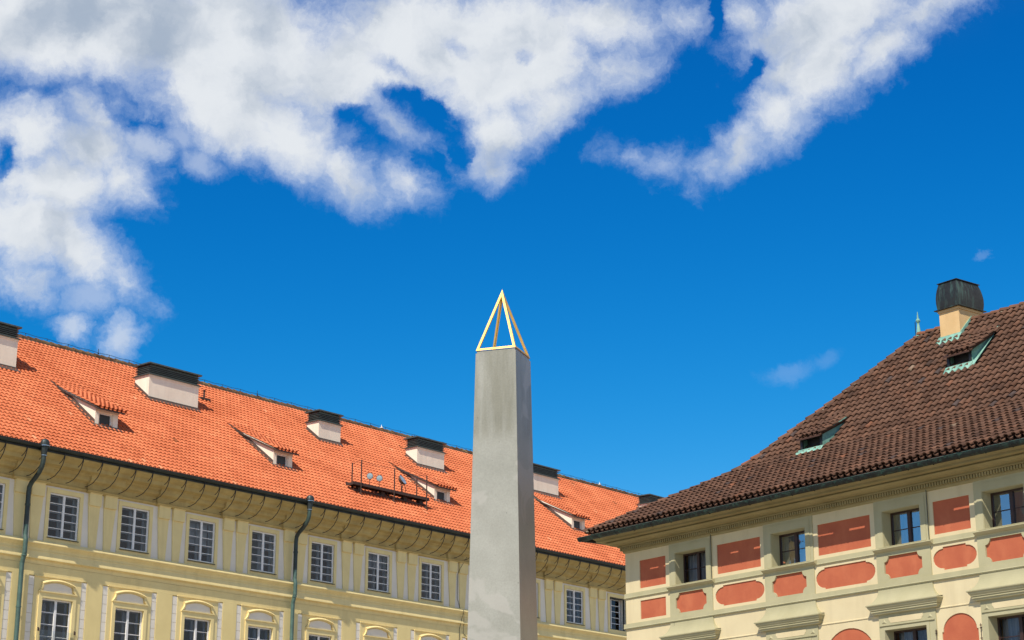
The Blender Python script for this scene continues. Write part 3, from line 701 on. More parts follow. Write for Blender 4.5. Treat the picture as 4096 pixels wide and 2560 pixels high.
# small vent pipe near the wide chimney
m = MB(); yv = 6.93; m.tube([(56.5,yv,rz(yv)),(56.5,yv,rz(yv)+.50)], .045, 10); m.lathe((56.5,yv,rz(yv)+.50), [(.03,0),(.09,.03),(0,.08)], 10); m.box(56.2,56.8,yv-.15,yv+.2,rz(yv)+.04,rz(yv)+.14)
m.build('vent_pipe', 'rust_iron', pal)

# ------------------------------------------------------------------ platform and floodlights standing on the palace roof
plat = empty('maintenance_platform', tuple(60*Y1), RAD(90-A1))
tag(plat, 'dark steel maintenance platform with thin railing standing on the orange roof', 'platform')
BX0, BX1, FY, BY = 60.55, 65.95, .50, .98
m = MB(); m.box(BX0, BX1, FY+.03, BY-.02, 17.90, 17.96)
m.box(BX0, BX1, FY+.0, FY+.028, 17.86, 18.00); m.box(BX0, BX1, BY-.01, BY+.03, 17.88, 18.02)
for k in range(14): m.box(BX0+k*.41, BX0+k*.41+.03, FY+.03, BY-.02, 17.84, 17.899)
m.build('deck', 'rust_iron', plat)
m = MB(); m.box(BX0+.1, BX1-.1, FY+.10, FY+.14, 17.60, 17.64); m.box(BX0+.1, BX1-.1, BY-.10, BY-.06, 17.62, 17.66)
for x in (BX0+.45, 62.6, 64.2, BX1-.6): m.box(x, x+.04, FY+.14, BY-.10, 17.60, 17.64); m.box(x+.1, x+.34, FY+.2, FY+.4, 17.66, 17.84)
m.tube([(62.2,FY+.12,17.62),(63.2,BY-.08,17.84)], .02, 6); m.tube([(64.2,FY+.12,17.62),(63.2,BY-.08,17.84)], .02, 6)
m.build('cross_frame', 'rust_iron', plat)
for x, y, zt in ((60.96, BY+.02, 19.02), (61.07, FY-.02, 19.12), (63.38, FY-.02, 19.09), (65.55, BY+.02, 19.02), (65.72, FY-.02, 19.10)):
    m = MB(); m.box(x-.022, x+.022, y-.022, y+.022, rz(y)+.05, zt); m.box(x-.05, x+.05, y-.06, y+.06, rz(y)+.06, rz(y)+.13); m.build('post', 'rust_iron', plat)
m = MB(); m.tube([(60.96,BY,19.0),(61.07,FY,19.1)], .008, 5); m.tube([(61.07,FY,19.1),(62.2,FY,19.0),(63.38,FY,19.07)], .008, 5); m.tube([(63.38,FY,19.07),(64.6,FY,18.97),(65.72,FY,19.08)], .008, 5)
m.build('rail_cable', 'black_metal', plat)
for x in (61.06, 63.37, 65.7):
    m = MB(); m.tube([(x,FY,rz(FY)+.14),(x,BY+.1,rz(BY+.1)+.14)], .03, 6)
    m.build('foot_bar', 'rust_iron', plat)
FL = []
def floodlight(x, y, z, r, aim, label, grp):
    """round bowl on a fork, opening towards aim (a direction in the palace frame)"""
    o = empty('floodlight', tuple(60*Y1 + X1*x + Y1*y + Vector((0,0,18.0+CAM_H))), RAD(90-A1))
    tag(o, label, 'floodlight', grp)
    a = Vector(aim).normalized(); u = a.cross(Vector((0,0,1))).normalized(); v = u.cross(a)
    C = Vector((0,0,z-18.0)); n = 20
    def ring(rad, d): return [tuple(C + u*(rad*math.cos(q*2*PI/n)) + v*(rad*math.sin(q*2*PI/n)) + a*d) for q in range(n)]
    m = MB(0)
    prof = [(r,.0),(r*1.03,.02),(r*1.0,-.02),(r*.85,-.10),(r*.55,-.17),(r*.22,-.20),(.001,-.20)]
    rs = [ring(*p) for p in prof]
    for i in range(len(rs)-1): m.loft(rs[i], rs[i+1], cap=False)
    m.build('housing', 'lamp_back' if r > .17 else 'dark_metal', o)
    m = MB(0); rr = [ring(r*.98,.004), ring(r*.7,-.05), ring(r*.35,-.09), ring(.001,-.10)]
    for i in range(3): m.loft(rr[i], rr[i+1], cap=False)
    m.build('reflector', 'lamp_metal', o, smooth=True)
    if r <= .17:
        m = MB(0); rr = [ring(r*.93,.012), ring(r*.5,.022), ring(.001,.026)]
        for i in range(2): m.loft(rr[i], rr[i+1], cap=False)
        m.build('lens', 'lamp_glass', o, smooth=True)
    m = MB(0); m.tube([tuple(C-a*.12-Vector((0,0,r*.6))), (0,0,.1), (0,0,0)], .018, 6); m.box(-.07,.07,-.05,.05,0,.02)
    m.build('bracket', 'rust_iron', o); return o
a_ = (-.35,-1,-.28)
floodlight(62.10, .92, 18.55, .155, (-.62,-.75,-.2), 'round glass floodlight, left one of the pair on the platform', 'pair of round floodlights on the platform')
floodlight(62.77, .92, 18.55, .155, (-.62,-.75,-.2), 'round glass floodlight, right one of the pair on the platform', 'pair of round floodlights on the platform')
o = floodlight(64.42, .90, 18.74, .27, (.26,-.85,.5), 'large silver bowl floodlight tilted to the sky beside the middle post', None)
m = MB(0); m.tube([(0,.02,.45),(-.14,-.05,.2),(-.02,0,.02)], .03, 6); m.tube([(.12,0,.5),(.2,-.02,.25),(.16,0,0)], .014, 6); m.tube([(-.25,-.1,.55),(-.12,-.05,0)], .018, 6)
m.build('support_arm', 'rust_iron', o)

# ================================================================== CORNER HOUSE (cream and red, old brown roof)
A2 = -37.183; PH2 = RAD(-90-A2)
Y2 = Vector((-math.sin(PH2), math.cos(PH2), 0)); X2 = Vector((math.cos(PH2), math.sin(PH2), 0))
hs2 = empty('corner_house', tuple(40*Y2), PH2)
tag(hs2, 'cream corner house with red wall panels and an old dark brown tiled roof', 'building')
HX0, HX1, HD = -46.38, -16.0, 16.45-1.0
UW = [(-43.845,-42.40),(-39.446,-38.015),(-34.925,-33.535),(-31.30,-29.92),(-26.9,-25.5),(-22.4,-21.0)]     # upper windows
UZ0, UZ1 = 9.03, 10.055
SURR = [(-44.15,-42.135),(-39.78,-37.70),(-35.235,-33.235),(-31.59,-29.60),(-27.2,-25.2),(-22.7,-20.7)]
LW = [(-43.93,-42.40),(-39.56,-38.03),(-35.06,-33.53),(-31.40,-29.85),(-27.0,-25.5),(-22.5,-21.0)]
LWT = 6.65
# core wall: red plaster level behind the cream field
w = MB()
holes = [(a, b, UZ0, UZ1) for a, b in UW]+[(a, b, 4.3, LWT) for a, b in LW]
w.wall(HX0, HX1, -CAM_H, 10.75, holes, .03, .001)
w.quad((HX0,0,-CAM_H),(HX0,HD,-CAM_H),(HX0,HD,10.75),(HX0,0,10.75)); w.quad((HX1,0.03,-CAM_H),(HX1,HD,-CAM_H),(HX1,HD,10.75),(HX1,0.03,10.75)); w.quad((HX0,HD,-CAM_H),(HX1,HD,-CAM_H),(HX1,HD,10.75),(HX0,HD,10.75))
w.build('wall', 'red_plaster', hs2)
# cream fields with shaped recesses that show the red
def octo(x0, x1, z0, z1, r=.165, n=5):       # concave corners
    P = []
    for cx, cz, a0 in ((x0,z0,90),(x1,z0,180),(x1,z1,270),(x0,z1,0)):
        arc = [(cx+r*math.cos(RAD(a0-90*q/n)), cz+r*math.sin(RAD(a0-90*q/n))) for q in range(n+1)]
        P.append((arc, (cx, cz)))
    out = []
    # order: start at left side going down around counter-clockwise
    out += [(p, q) for p, q in P[0][0]]; 
    out += [(p, q) for p, q in P[1][0]]
    out += [(p, q) for p, q in P[2][0]]
    out += [(p, q) for p, q in P[3][0]]
    return out
def stad(x0, x1, z0, z1, inx, n=9):          # rounded ends with little shoulders
    zc = (z0+z1)/2; rz_ = (z1-z0)/2-.045; xl, xr = x0+inx, x1-inx
    L_ = [(xl-(inx)*math.cos(RAD(-90+180*q/n)), zc+rz_*math.sin(RAD(90-180*q/n))) for q in range(n+1)]    # from top down the left side
    R_ = [(xr+(inx)*math.cos(RAD(-90+180*q/n)), zc-rz_*math.sin(RAD(90-180*q/n))) for q in range(n+1)]    # from bottom up the right
    return [(xl, z1)]+L_+[(xl, z0), (xr, z0)]+R_+[(xr, z1)]
def archh(x0, x1, z0, zs, ztop, n=16):
    c = (x0+x1)/2; a = (x1-x0)/2; e = .045
    return [(x0-e, z0), (x1+e, z0), (x1+e, zs), (x1, zs)]+[(c+a*math.cos(PI*q/n), zs+(ztop-zs)*math.sin(PI*q/n)) for q in range(1, n)]+[(x0, zs), (x0-e, zs)]
F = MB()
def rect(a, b, c, d): return [(a,c),(b,c),(b,d),(a,d)]
ends = [HX0]+[e for p in SURR for e in p]+[HX1]
gaps = [(ends[2*i], ends[2*i+1]) for i in range(len(SURR)+1)]
TOPP = {0:(-45.655,-44.36), 1:(-41.905,-39.957), 2:(-37.52,-35.43), 3:(-33.075,-31.785)}
MIDP = {1:(-42.05,-39.83,.36), 2:(-37.68,-35.31,.35), 3:(-33.19,-31.64,.36)}
for i, (a, b) in enumerate(gaps):
    px_ = TOPP.get(i, (a+.22, b-.22))
    F.plate(rect(a, b, 9.0, 10.75), rect(px_[0], px_[1], 9.125, 10.06), 0, .029)
    if i == 0: F.plate(rect(a, b, 7.98, 8.86), rect(-45.65,-44.385,8.10,8.715), 0, .029)
    else:
        q = MIDP.get(i, (a+.08, b-.08, .35))
        F.plate(rect(a, b, 7.98, 8.86), stad(q[0]+.01, q[1]-.01, 8.10, 8.745, q[2]), 0, .029)
    # wall below the bands with arched red niches
    c = (a+b)/2; half = min((b-a)/2-.24, .95)
    if i == 0: F.add([(a,0,-CAM_H),(b,0,-CAM_H),(b,0,7.86),(a,0,7.86)], [(0,1,2,3)])
    else:
        hgt = 6.86; zs = hgt-half*.80
        F.plate(rect(a, b, -CAM_H, 7.86), archh(c-half, c+half, 3.5, zs, hgt), 0, .029)
F.build('cream_field', 'cream_plaster', hs2)
# thin string mouldings between the hoods
for i, (a, b) in enumerate(gaps):
    m = MB(); m.sweep([(0,7.05),(-.022,7.06),(-.022,7.085),(0,7.10)], a, b)
    m.build('string_moulding', 'cream_plaster', hs2)
# grey window bays
for i, ((a, b), (u0, u1), (l0, l1)) in enumerate(zip(SURR, UW, LW)):
    G = MB()
    G.wall(a, b, 8.99, 10.75, [(u0, u1, UZ0, UZ1)], -.03, .42)
    for x in (a, b): G.quad((x,-.03,8.99),(x,.03,8.99),(x,.03,10.75),(x,-.03,10.75))
    # inner architrave line
    G.plate(rect(u0-.20, u1+.20, UZ0-.02, UZ1+.24), rect(u0-.015, u1+.015, UZ0-.01, UZ1+.012), -.045, -.029)
    # apron with concave-corner panel
    c0, c1 = u0-.03, u1-.02
    G.plate(rect(a, b, 7.98, 8.86), octo(c0, c1, 8.095, 8.745), -.03, .029)
    # flared bay above the hood of the lower window
    hw = (b-a)/2; c = (a+b)/2; prof_ = []
    for q in range(9):
        t = q/8; z = 7.84-.46*t; dep = .035+.19*(t**2.6); spread = .27*(t**2.6)
        prof_.append((z, dep, spread))
    for q in range(8):
        (z_, dp, sp), (z2, dp2, sp2) = prof_[q], prof_[q+1]
        G.add([(a-sp,-dp,z_),(b+sp,-dp,z_),(b+sp2,-dp2,z2),(a-sp2,-dp2,z2)], [(0,1,2,3)])
        G.add([(a-sp,-dp,z_),(a-sp,0,z_),(a-sp2,0,z2),(a-sp2,-dp2,z2)], [(0,1,2,3)]); G.add([(b+sp,-dp,z_),(b+sp,0,z_),(b+sp2,0,z2),(b+sp2,-dp2,z2)], [(0,1,2,3)])
    # frieze and jambs of the lower window
    G.wall(a-.04, b+.04, 3.5, 7.10, [(l0, l1, 4.3, LWT)], -.035, .42)
    for x in (a-.04, b+.04): G.quad((x,-.035,3.5),(x,.0,3.5),(x,.0,7.1),(x,-.035,7.1))
    G.box(a-.0, b+.0, -.07, -.036, 6.77, 6.80)
    G.plate(rect(l0-.10, l1+.10, 4.3, LWT+.08), rect(l0-.0, l1+.0, 4.31, LWT+.0), -.055, -.034)
    for x in (a+.16, b-.16):    # small carved triangles
        G.loft([(x-.10,-.036,6.84),(x+.10,-.036,6.84),(x,-.036,6.97)], [(x-.01,-.06,6.88),(x+.01,-.06,6.88),(x,-.06,6.90)])
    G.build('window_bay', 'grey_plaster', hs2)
# cream cartouches above lower windows
for (l0, l1) in LW:
    m = MB()
    x0, x1, z0, z1, r = l0+.16, l1-.12, 6.84, 7.0, .07
    P = [(x0+r*.3, z0+r),(x0+r,z0),(x1-r,z0),(x1-r*.3,z0+r),(x1,z0+r*1.2),(x1,z1),(x0,z1),(x0,z0+r*1.2)]
    m.prism(P, -.042, -.036)
    m.build('cartouche', 'cream_plaster', hs2)
# bands
for (z0, z1, p) in ((8.835,9.015,.05),(7.825,8.0,.075)):
    m = MB()
    m.sweep([(0,z0),(-p+.02,z0+.0),(-p,z0+.03),(-p+.012,z0+.05),(-p+.015,z1),(0,z1+.005)], HX0-p*.8, HX1)
    m.box(HX0-p*.8, HX0, 0, HD, z0, z1)
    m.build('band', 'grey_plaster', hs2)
# moulded hoods over the lower windows
for (a, b) in SURR:
    m = MB(); e = .30
    pr_ = [(.26,7.385),(.27,7.37),(.265,7.345),(.235,7.33),(.225,7.29),(.19,7.25),(.185,7.225),(.155,7.22),(.15,7.20),(.165,7.19),(.165,7.165),(.135,7.16),(.13,7.115),(.10,7.10),(.02,7.095)]
    for q in range(len(pr_)-1):
        (p, z_), (p2, z2) = pr_[q], pr_[q+1]; ax, bx_ = a-.05, b+.05
        m.add([(ax-p,-p,z_),(bx_+p,-p,z_),(bx_+p2,-p2,z2),(ax-p2,-p2,z2)], [(0,1,2,3)])
        m.add([(ax-p,-p,z_),(ax-p,0,z_),(ax-p2,0,z2),(ax-p2,-p2,z2)], [(0,1,2,3)]); m.add([(bx_+p,-p,z_),(bx_+p,0,z_),(bx_+p2,0,z2),(bx_+p2,-p2,z2)], [(0,1,2,3)])
    m.quad((a-.31,-.26,7.386),(b+.31,-.26,7.386),(b+.31,0,7.42),(a-.31,0,7.42))
    m.build('window_hood', 'grey_plaster', hs2)
# sills
for (a, b) in SURR:
    m = MB(); m.sweep([(-.02,8.86),(-.10,8.89),(-.15,8.93),(-.17,8.945),(-.17,8.965),(.05,9.028),(.05,8.86)], a-.02, b+.13); m.build('sill', 'grey_plaster', hs2)
# cornice, wrapped round the corner
CP = [(0,10.38),(.03,10.385),(.06,10.43),(.06,10.58),(.19,10.585),(.19,10.61),(.17,10.612),(.17,10.645),(.36,10.65),(.36,10.665),(.42,10.68),(.50,10.715),(.505,10.73),(.44,10.732),(.44,10.77),(.70,10.775),(.70,10.84),(.73,10.86),(.76,10.89),(.82,10.93),(.85,10.96),(.85,11.02)]
m = MB()
for q in range(len(CP)-1):
    (p, z_), (p2, z2) = CP[q], CP[q+1]
    m.add([(HX0-p,-p,z_),(HX1,-p,z_),(HX1,-p2,z2),(HX0-p2,-p2,z2)], [(0,1,2,3)])
    m.add([(HX0-p,-p,z_),(HX0-p,HD+p,z_),(HX0-p2,HD+p2,z2),(HX0-p2,-p2,z2)], [(0,1,2,3)])
    m.add([(HX0-p,HD+p,z_),(HX1,HD+p,z_),(HX1,HD+p2,z2),(HX0-p2,HD+p2,z2)], [(0,1,2,3)])
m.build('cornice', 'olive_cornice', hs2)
m = MB(); x = HX0-.10; k = 0
while x < HX1: m.box(x, x+.055, -.15, -.05, 10.465, 10.575); x += .0975
m.build('dentil_course', 'olive_cornice', hs2)

# roof with bell-cast eaves, hipped
HP = [(0.0,11.11),(.64,11.46),(1.42,11.88),(2.19,12.29),(2.9,12.66),(3.63,13.07),(4.22,13.58),(4.7,14.06),(5.2,14.56),(6.05,15.40),(6.98,16.38),(8.22,17.66)]
EY = -.98; EX = HX0-.98; RH = 8.22
hprof = [(u+EY, z) for u, z in HP]
def u_at(s): return prof_at(hprof, s)[0]-EY
DORM2 = [(-40.66,2.74,.98),(-36.26,5.05,.98)]
CH2 = (-37.69,-36.87,6.60,7.80)
def skip2(x, y, z):
    for dx, dy, dw in DORM2:
        if dx+.02 < x < dx+dw+(.12 if dy > 4 else -.02) and dy+(.12 if x < dx+dw else -.1) < y < dy+1.15: return True
    return CH2[0] < x < CH2[1] and y > CH2[2]+.1
def old():
    u = random.random()
    if u < .018: return .975
    if u < .0195: return 1.0
    return min(max(random.gauss(.48, .15), 0), .93)
rf = MB(); tiles(rf, hprof, lambda s: EX+u_at(s)+.05, lambda s: HX1, .253, .35, jit=.008, rndf=old, skip=skip2, hlo=.058)
rf.cur = 1
for i in range(len(HP)-1):
    (u, z_), (u2, z2) = HP[i], HP[i+1]; o_ = .09
    if i == 0:      # board ends staggered to break up the slit of sunlight on the wall
        x = EX+.1
        while x < HX1:
            xn = min(x+random.uniform(.25,.7), HX1); us = random.choice((-.02,-.02,-.01,.03,.04))
            rf.quad((x,EY+us,z_+us*.547-o_),(xn,EY+us,z_+us*.547-o_),(xn,EY+u2,z2-o_),(x,EY+u2,z2-o_)); x = xn
        continue
    rf.quad((EX+u,EY+u,z_-o_),(HX1,EY+u,z_-o_),(HX1,EY+u2,z2-o_),(EX+u2,EY+u2,z2-o_))
rf.cur = 2; BYE = 2*RH+EY
for i in range(len(HP)-1):
    (u, z_), (u2, z2) = HP[i], HP[i+1]
    rf.quad((EX+u,EY+u,z_),(EX+u2,EY+u2,z2),(EX+u2,BYE-u2,z2),(EX+u,BYE-u,z_))
    rf.quad((EX+u,BYE-u,z_),(EX+u2,BYE-u2,z2),(HX1,BYE-u2,z2),(HX1,BYE-u,z_))
rf.build('roof', ['old_tile', 'roof_board', 'back_roof'], hs2)
# gable end far right
m = MB(); m.add([(HX1,u+EY,z) for u, z in HP]+[(HX1,BYE-u,z) for u, z in HP[::-1][1:]], [tuple(range(2*len(HP)-1))]); m.build('gable', 'cream_plaster', hs2)
def hipr(): return min(max(random.gauss(.62, .22), 0), .97)
m = MB(); cap_tiles(m, [(EX+u+.02,EY+u+.02,z-.005) for u, z in HP], .115, .39, jit=.014, rndf=hipr)
m.build('hip', 'old_tile', hs2)
m = MB(); cap_tiles(m, [(EX+RH,EY+RH,HP[-1][1]-.0),(HX1,EY+RH,HP[-1][1]-.0)], .12, .39, jit=.012, rndf=lambda: .55+random.random()*.38)
m.build('ridge', 'old_tile', hs2)
m = MB()   # mortar bedding under hip and ridge tiles, ragged
pts = [(EX+u+.10,EY+u-.02,z+.015) for u, z in HP]
for i in range(len(pts)-1):
    a, b = Vector(pts[i]), Vector(pts[i+1]); n = max(2, int((b-a).length/.16))
    for q in range(n):
        if random.random() < .6:
            c = a.lerp(b, (q+random.random())/n); r = random.uniform(.04,.085)
            m.lathe((c.x+random.uniform(0,.06), c.y-random.uniform(0,.04), c.z+.0), [(0,r*.6),(r*.8,r*.35),(r,0),(0,-r)], 6)
x = EX+RH
while x < HX1:
    if random.random() < .55:
        r = random.uniform(.04,.08); m.lathe((x,EY+RH-.11,HP[-1][1]-.03), [(0,r*.6),(r*.8,r*.35),(r,0),(0,-r)], 6)
    x += .2
m.build('mortar_bed', 'mortar', hs2)
# gutter of the corner house
GZ = 10.965
m = MB()
def gr_ring(o, z): return [(o+.115*math.cos(a), z+.135*math.sin(a)) for a in [PI+PI*q/8 for q in range(9)]]+[(o+.10*math.cos(a), z+.12*math.sin(a)) for a in [2*PI-PI*q/8 for q in range(9)]]
m.sweep(gr_ring(-1.04, GZ), HX0-1.16, HX1)
gy = [(HX0-1.04+(yy+1.04)*1, z) for yy, z in gr_ring(-1.04, GZ)]
m.loft([(xx,-1.14,z) for xx, z in gy], [(xx,HD+1.1,z) for xx, z in gy])
m.build('gutter', 'copper_gutter', hs2)
m = MB(); m.tube([(HX0-1.16,-1.155,GZ),(HX1,-1.155,GZ)], .009, 6); x = HX0-1
m.build('gutter_rim', 'rim_copper', hs2)
while x < HX1:
    m = MB(); m.tube([(x,-1.165,GZ-.0),(x,-1.13,GZ-.09),(x,-1.04,GZ-.143),(x,-.95,GZ-.09)], .012, 5); x += .9
    m.build('gutter_strap', 'copper_gutter', hs2)
# wooden windows
def house_window(x0, x1, z0, z1, glass, curtain):
    y = .33; f = MB(); b = .06
    f.box(x0, x0+b, y, y+.07, z0, z1); f.box(x1-b, x1, y, y+.07, z0, z1); f.box(x0+b, x1-b, y, y+.07, z1-b, z1); f.box(x0+b, x1-b, y, y+.07, z0, z0+b)
    c = (x0+x1)/2; f.box(c-.055, c+.055, y-.02, y+.06, z0+b, z1-b)
    zm = (z0+z1)/2-.02 if z1-z0 < 1.5 else z1-.55
    k = zm
    while k > z0+.2:
        f.box(x0+b, c-.055, y+.01, y+.05, k-.012, k+.012); f.box(c+.055, x1-b, y+.01, y+.05, k-.012, k+.012); k -= .5
    o = f.build('window', 'brown_wood', hs2)
    p = MB(); p.quad((x0+b,y+.03,z0+b),(c-.055,y+.03,z0+b),(c-.055,y+.03,z1-b),(x0+b,y+.03,z1-b)); p.quad((c+.055,y+.03,z0+b),(x1-b,y+.03,z0+b),(x1-b,y+.03,z1-b),(c+.055,y+.03,z1-b)); p.build('pane', glass, o)
    q = MB(); n = 44; xs = [x0+(x1-x0)*i/n for i in range(n+1)]
    q.add([(x, y+.22+.02*math.sin(i*1.9)+.01*math.sin(i*.7), z) for z in (z0, z1) for i, x in enumerate(xs)], [(i, i+1, n+2+i, n+1+i) for i in range(n)])
    if curtain: q.build('curtain', 'curtain', o)
    return o
for i, (a, b) in enumerate(UW): house_window(a, b, UZ0, UZ1, 'glass_dim' if i == 0 else 'glass_sky', i != 3)
for a, b in LW: house_window(a, b, 4.3, LWT, 'glass_dim', True)
# thin cables down the bays, iron hinges
m = MB()
for x in (-42.125, -33.23): m.tube([(x,-.05,10.6),(x+.004,-.055,9.9),(x-.004,-.055,9.3),(x,-.05,9.0)], .011, 5)
m.tube([(-43.97,-.04,8.0),(-43.97,-.04,7.7)], .006, 4)
m.build('wall_cable', 'dark_metal', hs2)
for x in (-37.66, -33.20, -31.66, -44.2, -42.1):
    m = MB()
    for z in (6.45, 6.38, 6.1, 6.03): m.box(x-.025, x+.025, -.07, -.036, z-.012, z+.012)
    m.tube([(x,-.055,6.5),(x,-.055,5.0)], .008, 5)
    m.build('shutter_hinge', 'rust_iron', hs2)
# chimney
def zf(y):
    u = y-EY
    for i in range(len(HP)-1):
        if u <= HP[i+1][0]: return HP[i][1]+(HP[i+1][1]-HP[i][1])*(u-HP[i][0])/(HP[i+1][0]-HP[i][0])
    return HP[-1][1]
x0, x1, y0, y1 = CH2; zt = 18.08
m = MB(); m.box(x0, x1, y0, y1, zf(y0)-.3, zt); m.box(x0-.03, x1+.03, y0-.03, y1+.03, zt-.09, zt-.005)
ch = m.build('chimney', 'peach_plaster', hs2)
m = MB()
m.box(x0-.12, x1+.12, y0-.12, y1+.12, zt, zt+.025)
loops = []
for t, e in ((0,.03),(.12,.045),(.26,.055),(.42,.055),(.58,.04),(.74,.015),(.88,-.02),(.93,-.035)):
    loops.append([(x0-e,y0-e,zt+.02+t),(x1+e,y0-e,zt+.02+t),(x1+e,y1+e*1.6,zt+.02+t-.0),(x0-e,y1+e*1.6,zt+.02+t)])
for i in range(len(loops)-1): m.loft(loops[i], loops[i+1], cap=False)
m.build('chimney_hood', 'copper_dark', ch)
m = MB(); zz = zt+.95; m.box(x0-.01, x1+.01, y0-.01, y1+.01, zz, zz+.02); m.build('hood_cap', 'black_metal', ch)
m = MB()   # copper apron shaped to the tiles
def apron(m, xa, xb, y, drop=.20):
    m.box(xa, xb, y-.02, y-.003, zf(y)-.02, zf(y)+.17)
    n = int((xb-xa+.1)/.042); xs = [xa-.08+(xb-xa+.16)*i/n for i in range(n+1)]
    yb = y-drop
    top = [(x, y-.01, zf(y)+.17+.0*math.cos(x*2*PI/.253)) for x in xs]; bot = [(x, yb-.03, zf(yb)+.10+.048*math.cos(x*2*PI/.253)) for x in xs]
    m.add(top+bot, [(i, i+1, n+2+i, n+1+i) for i in range(n)])
apron(m, x0, x1, y0)
for xx, s_ in ((x0,-1),(x1,1)):
    m.loft([(xx+s_*.003,y0,zf(y0)+.0),(xx+s_*.003,7.22,zf(7.22)+.0),(xx+s_*.003,7.22,zf(7.22)+.20),(xx+s_*.003,y0,zf(y0)+.20)], [(xx+s_*.03,y0,zf(y0)+.0),(xx+s_*.03,7.22,zf(7.22)+.0),(xx+s_*.03,7.22,zf(7.22)+.20),(xx+s_*.03,y0,zf(y0)+.20)])
m.build('apron', 'copper_green', ch)
def house_dormer(x0, y0, wd, flash):
    x1 = x0+wd; zb = zf(y0); ze = zb+.58; yr = y0+1.32; zr = zf(yr)
    m = MB(); m.box(x0, x0+.10, y0, y0+.06, zb-.05, ze); m.box(x1-.10, x1, y0, y0+.06, zb-.05, ze); m.box(x0+.10, x1-.10, y0, y0+.06, ze-.10, ze); m.box(x0+.10, x1-.10, y0, y0+.06, zb-.05, zb+.10)
    d = m.build('dormer', 'black_metal', hs2)
    m = MB(); m.box(x0+.10, x1-.10, y0+.25, y0+.27, zb-.1, ze); m.build('dormer_dark_back', 'black_metal', d)  # black sheet stands in for the shade inside the dormer
    m = MB(); pts = [(y0+.02, zb-.05), (y0+.02, ze+.0), (yr, zr+.12), (yr, zr-.05)]
    for xx in (x0-.012, x1-.004): m.loft([(xx,y,z) for y, z in pts], [(xx+.016,y,z) for y, z in pts])
    m.build('cheek', 'copper_green', d)
    m = MB(); apron(m, x0+.02, x1-.02, y0, .16)
    if flash:
        m.add([(x1+.012,y0-.15,zf(y0-.15)+.14),(x1+.17,y0-.15,zf(y0-.15)+.12),(x1+.15,yr+.05,zf(yr+.05)+.13),(x1+.012,yr+.05,zf(yr+.05)+.15)], [(0,1,2,3)])
    m.build('apron', 'copper_green', d)
    m = MB(); pr = [(y0-.14, ze-.06), (y0+.6, ze+.6*(zr-ze)/1.32+.02), (yr-.1, zr-.02), (yr+.22, zf(yr+.22)+.05)]
    tiles(m, pr, lambda s: x0-.05, lambda s: x1+.06, .2125, .34, jit=.014, rndf=old)
    m.cur = 1
    for i in range(len(pr)-1):
        (a, b), (c, e) = pr[i], pr[i+1]
        m.loft([(x0-.05,a,b-.07),(x1+.03,a,b-.07),(x1+.03,c,e-.07),(x0-.05,c,e-.07)], [(x0-.05,a,b-.02),(x1+.03,a,b-.02),(x1+.03,c,e-.02),(x0-.05,c,e-.02)])
    m.build('dormer_roof', ['old_tile', 'roof_board'], d)
house_dormer(*DORM2[0], False); house_dormer(*DORM2[1], True)
# finial at the end of the ridge
m = MB(); fx, fy = EX+RH, EY+RH
m.lathe((fx,fy,17.70), [(.15,-.05),(.10,.0),(.09,.08),(.08,.10),(.065,.2),(.038,.40),(.045,.41),(.045,.43),(.025,.44),(.055,.465),(.082,.52),(.055,.575),(.035,.60),(.03,.62),(.012,.82),(0,.86)], 14)
m.build('finial', 'copper_green', hs2)
m = MB(); m.tube([(fx-.12,fy-.02,17.6),(fx-.11,fy-.02,18.2)], .013, 5); m.build('lightning_rod', 'black_metal', hs2)

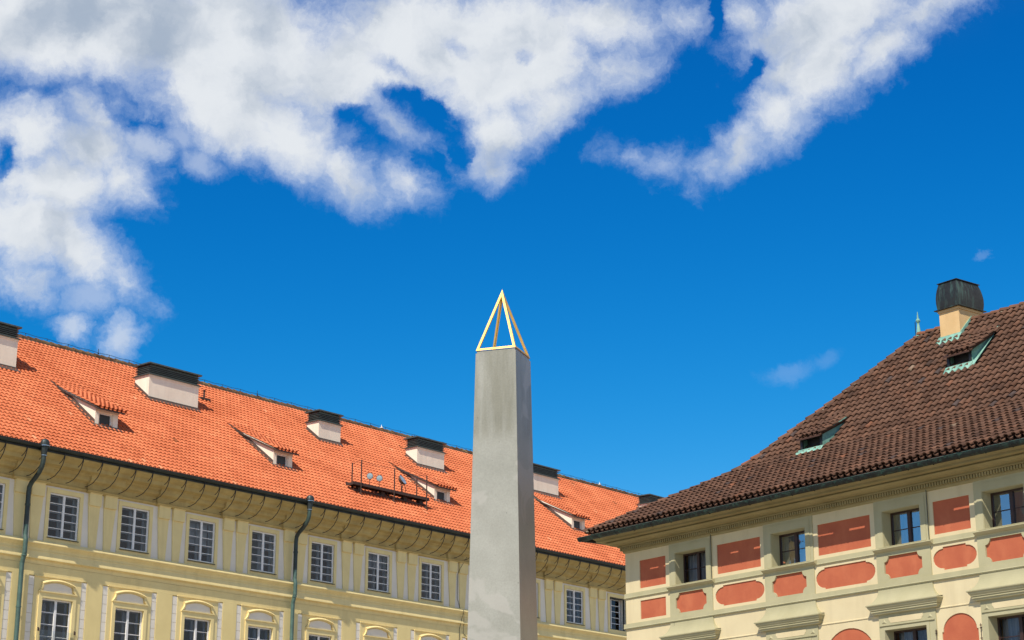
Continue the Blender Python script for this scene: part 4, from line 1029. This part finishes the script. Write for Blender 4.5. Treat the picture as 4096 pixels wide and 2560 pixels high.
# ================================================================== OBELISK
a3 = RAD(18.364)+.0205
ob = empty('obelisk', (-.24, 48.0, 0), -a3)
tag(ob, 'tall tapering grey stone obelisk topped by an open gilded pyramid', 'obelisk')
ZT = 13.662+CAM_H; wx, wy, tx, ty = 1.157/2, 1.2476/2, .0200, .0100
m = MB(0)
def lvl(z): return [(-wx-tx*(ZT-z),-wy-ty*(ZT-z),z),(wx+tx*(ZT-z),-wy-ty*(ZT-z),z),(wx+tx*(ZT-z),wy+ty*(ZT-z),z),(-wx-tx*(ZT-z),wy+ty*(ZT-z),z)]
zs = [0.0]+[ZT*k/12 for k in range(1, 12)]+[ZT-.075]
for i in range(len(zs)-1): m.loft(lvl(zs[i]), lvl(zs[i+1]), cap=False)
m.v_top = lvl(zs[-1]); m.add(lvl(zs[-1]), [(0,1,2,3)])
q = .03; t = lvl(ZT-.075); top = [(x-q*(1 if x > 0 else -1), y-q*(1 if y > 0 else -1), z) for x, y, z in t]
m.loft(top, [(x, y, ZT) for x, y, z in top])
shaft = m.build('shaft', 'concrete', ob)
bev = shaft.modifiers.new('bevel', 'BEVEL'); bev.width = .012; bev.segments = 2; bev.limit_method = 'ANGLE'; bev.angle_limit = RAD(50)
m = MB(0); H = 1.90; A = Vector((-.035, 0, ZT+H)); hx_, hy_ = wx-.005, wy-.005
C4 = [Vector((-hx_,-hy_,ZT+.005)),Vector((hx_,-hy_,ZT+.005)),Vector((hx_,hy_,ZT+.005)),Vector((-hx_,hy_,ZT+.005))]
for i in range(4):     # each face: a flat triangular frame, mitred to its neighbours
    p, q_ = C4[i], C4[(i+1) % 4]; n = (q_-p).cross(A-p).normalized()
    e1 = (q_-p).normalized(); 
    def inset(a, b, c, w):
        ab = (b-a).normalized(); ac = (c-a).normalized(); s = ab.cross(ac).length; return a + (ab+ac)*(w/s)
    w_ = .064
    pi, qi, ai = inset(p, q_, A, w_), inset(q_, A, p, w_), inset(A, p, q_, w_)
    th = -n*.045
    vs = [p, q_, A, pi, qi, ai]; vs2 = [v+th for v in (pi, qi, ai)]; cen = Vector((0, 0, ZT+.5))
    o2 = [inset(p, q_, A, .03)+th, inset(q_, A, p, .03)+th, inset(A, p, q_, .03)+th]
    allv = [tuple(v) for v in vs+vs2+o2]
    m.add(allv, [(0,1,4,3),(1,2,5,4),(2,0,3,5),(3,4,7,6),(4,5,8,7),(5,3,6,8),(6,7,10,9),(7,8,11,10),(8,6,9,11)])
m.build('pyramid_frame', 'gold', ob)

SC.render.engine = 'CYCLES'
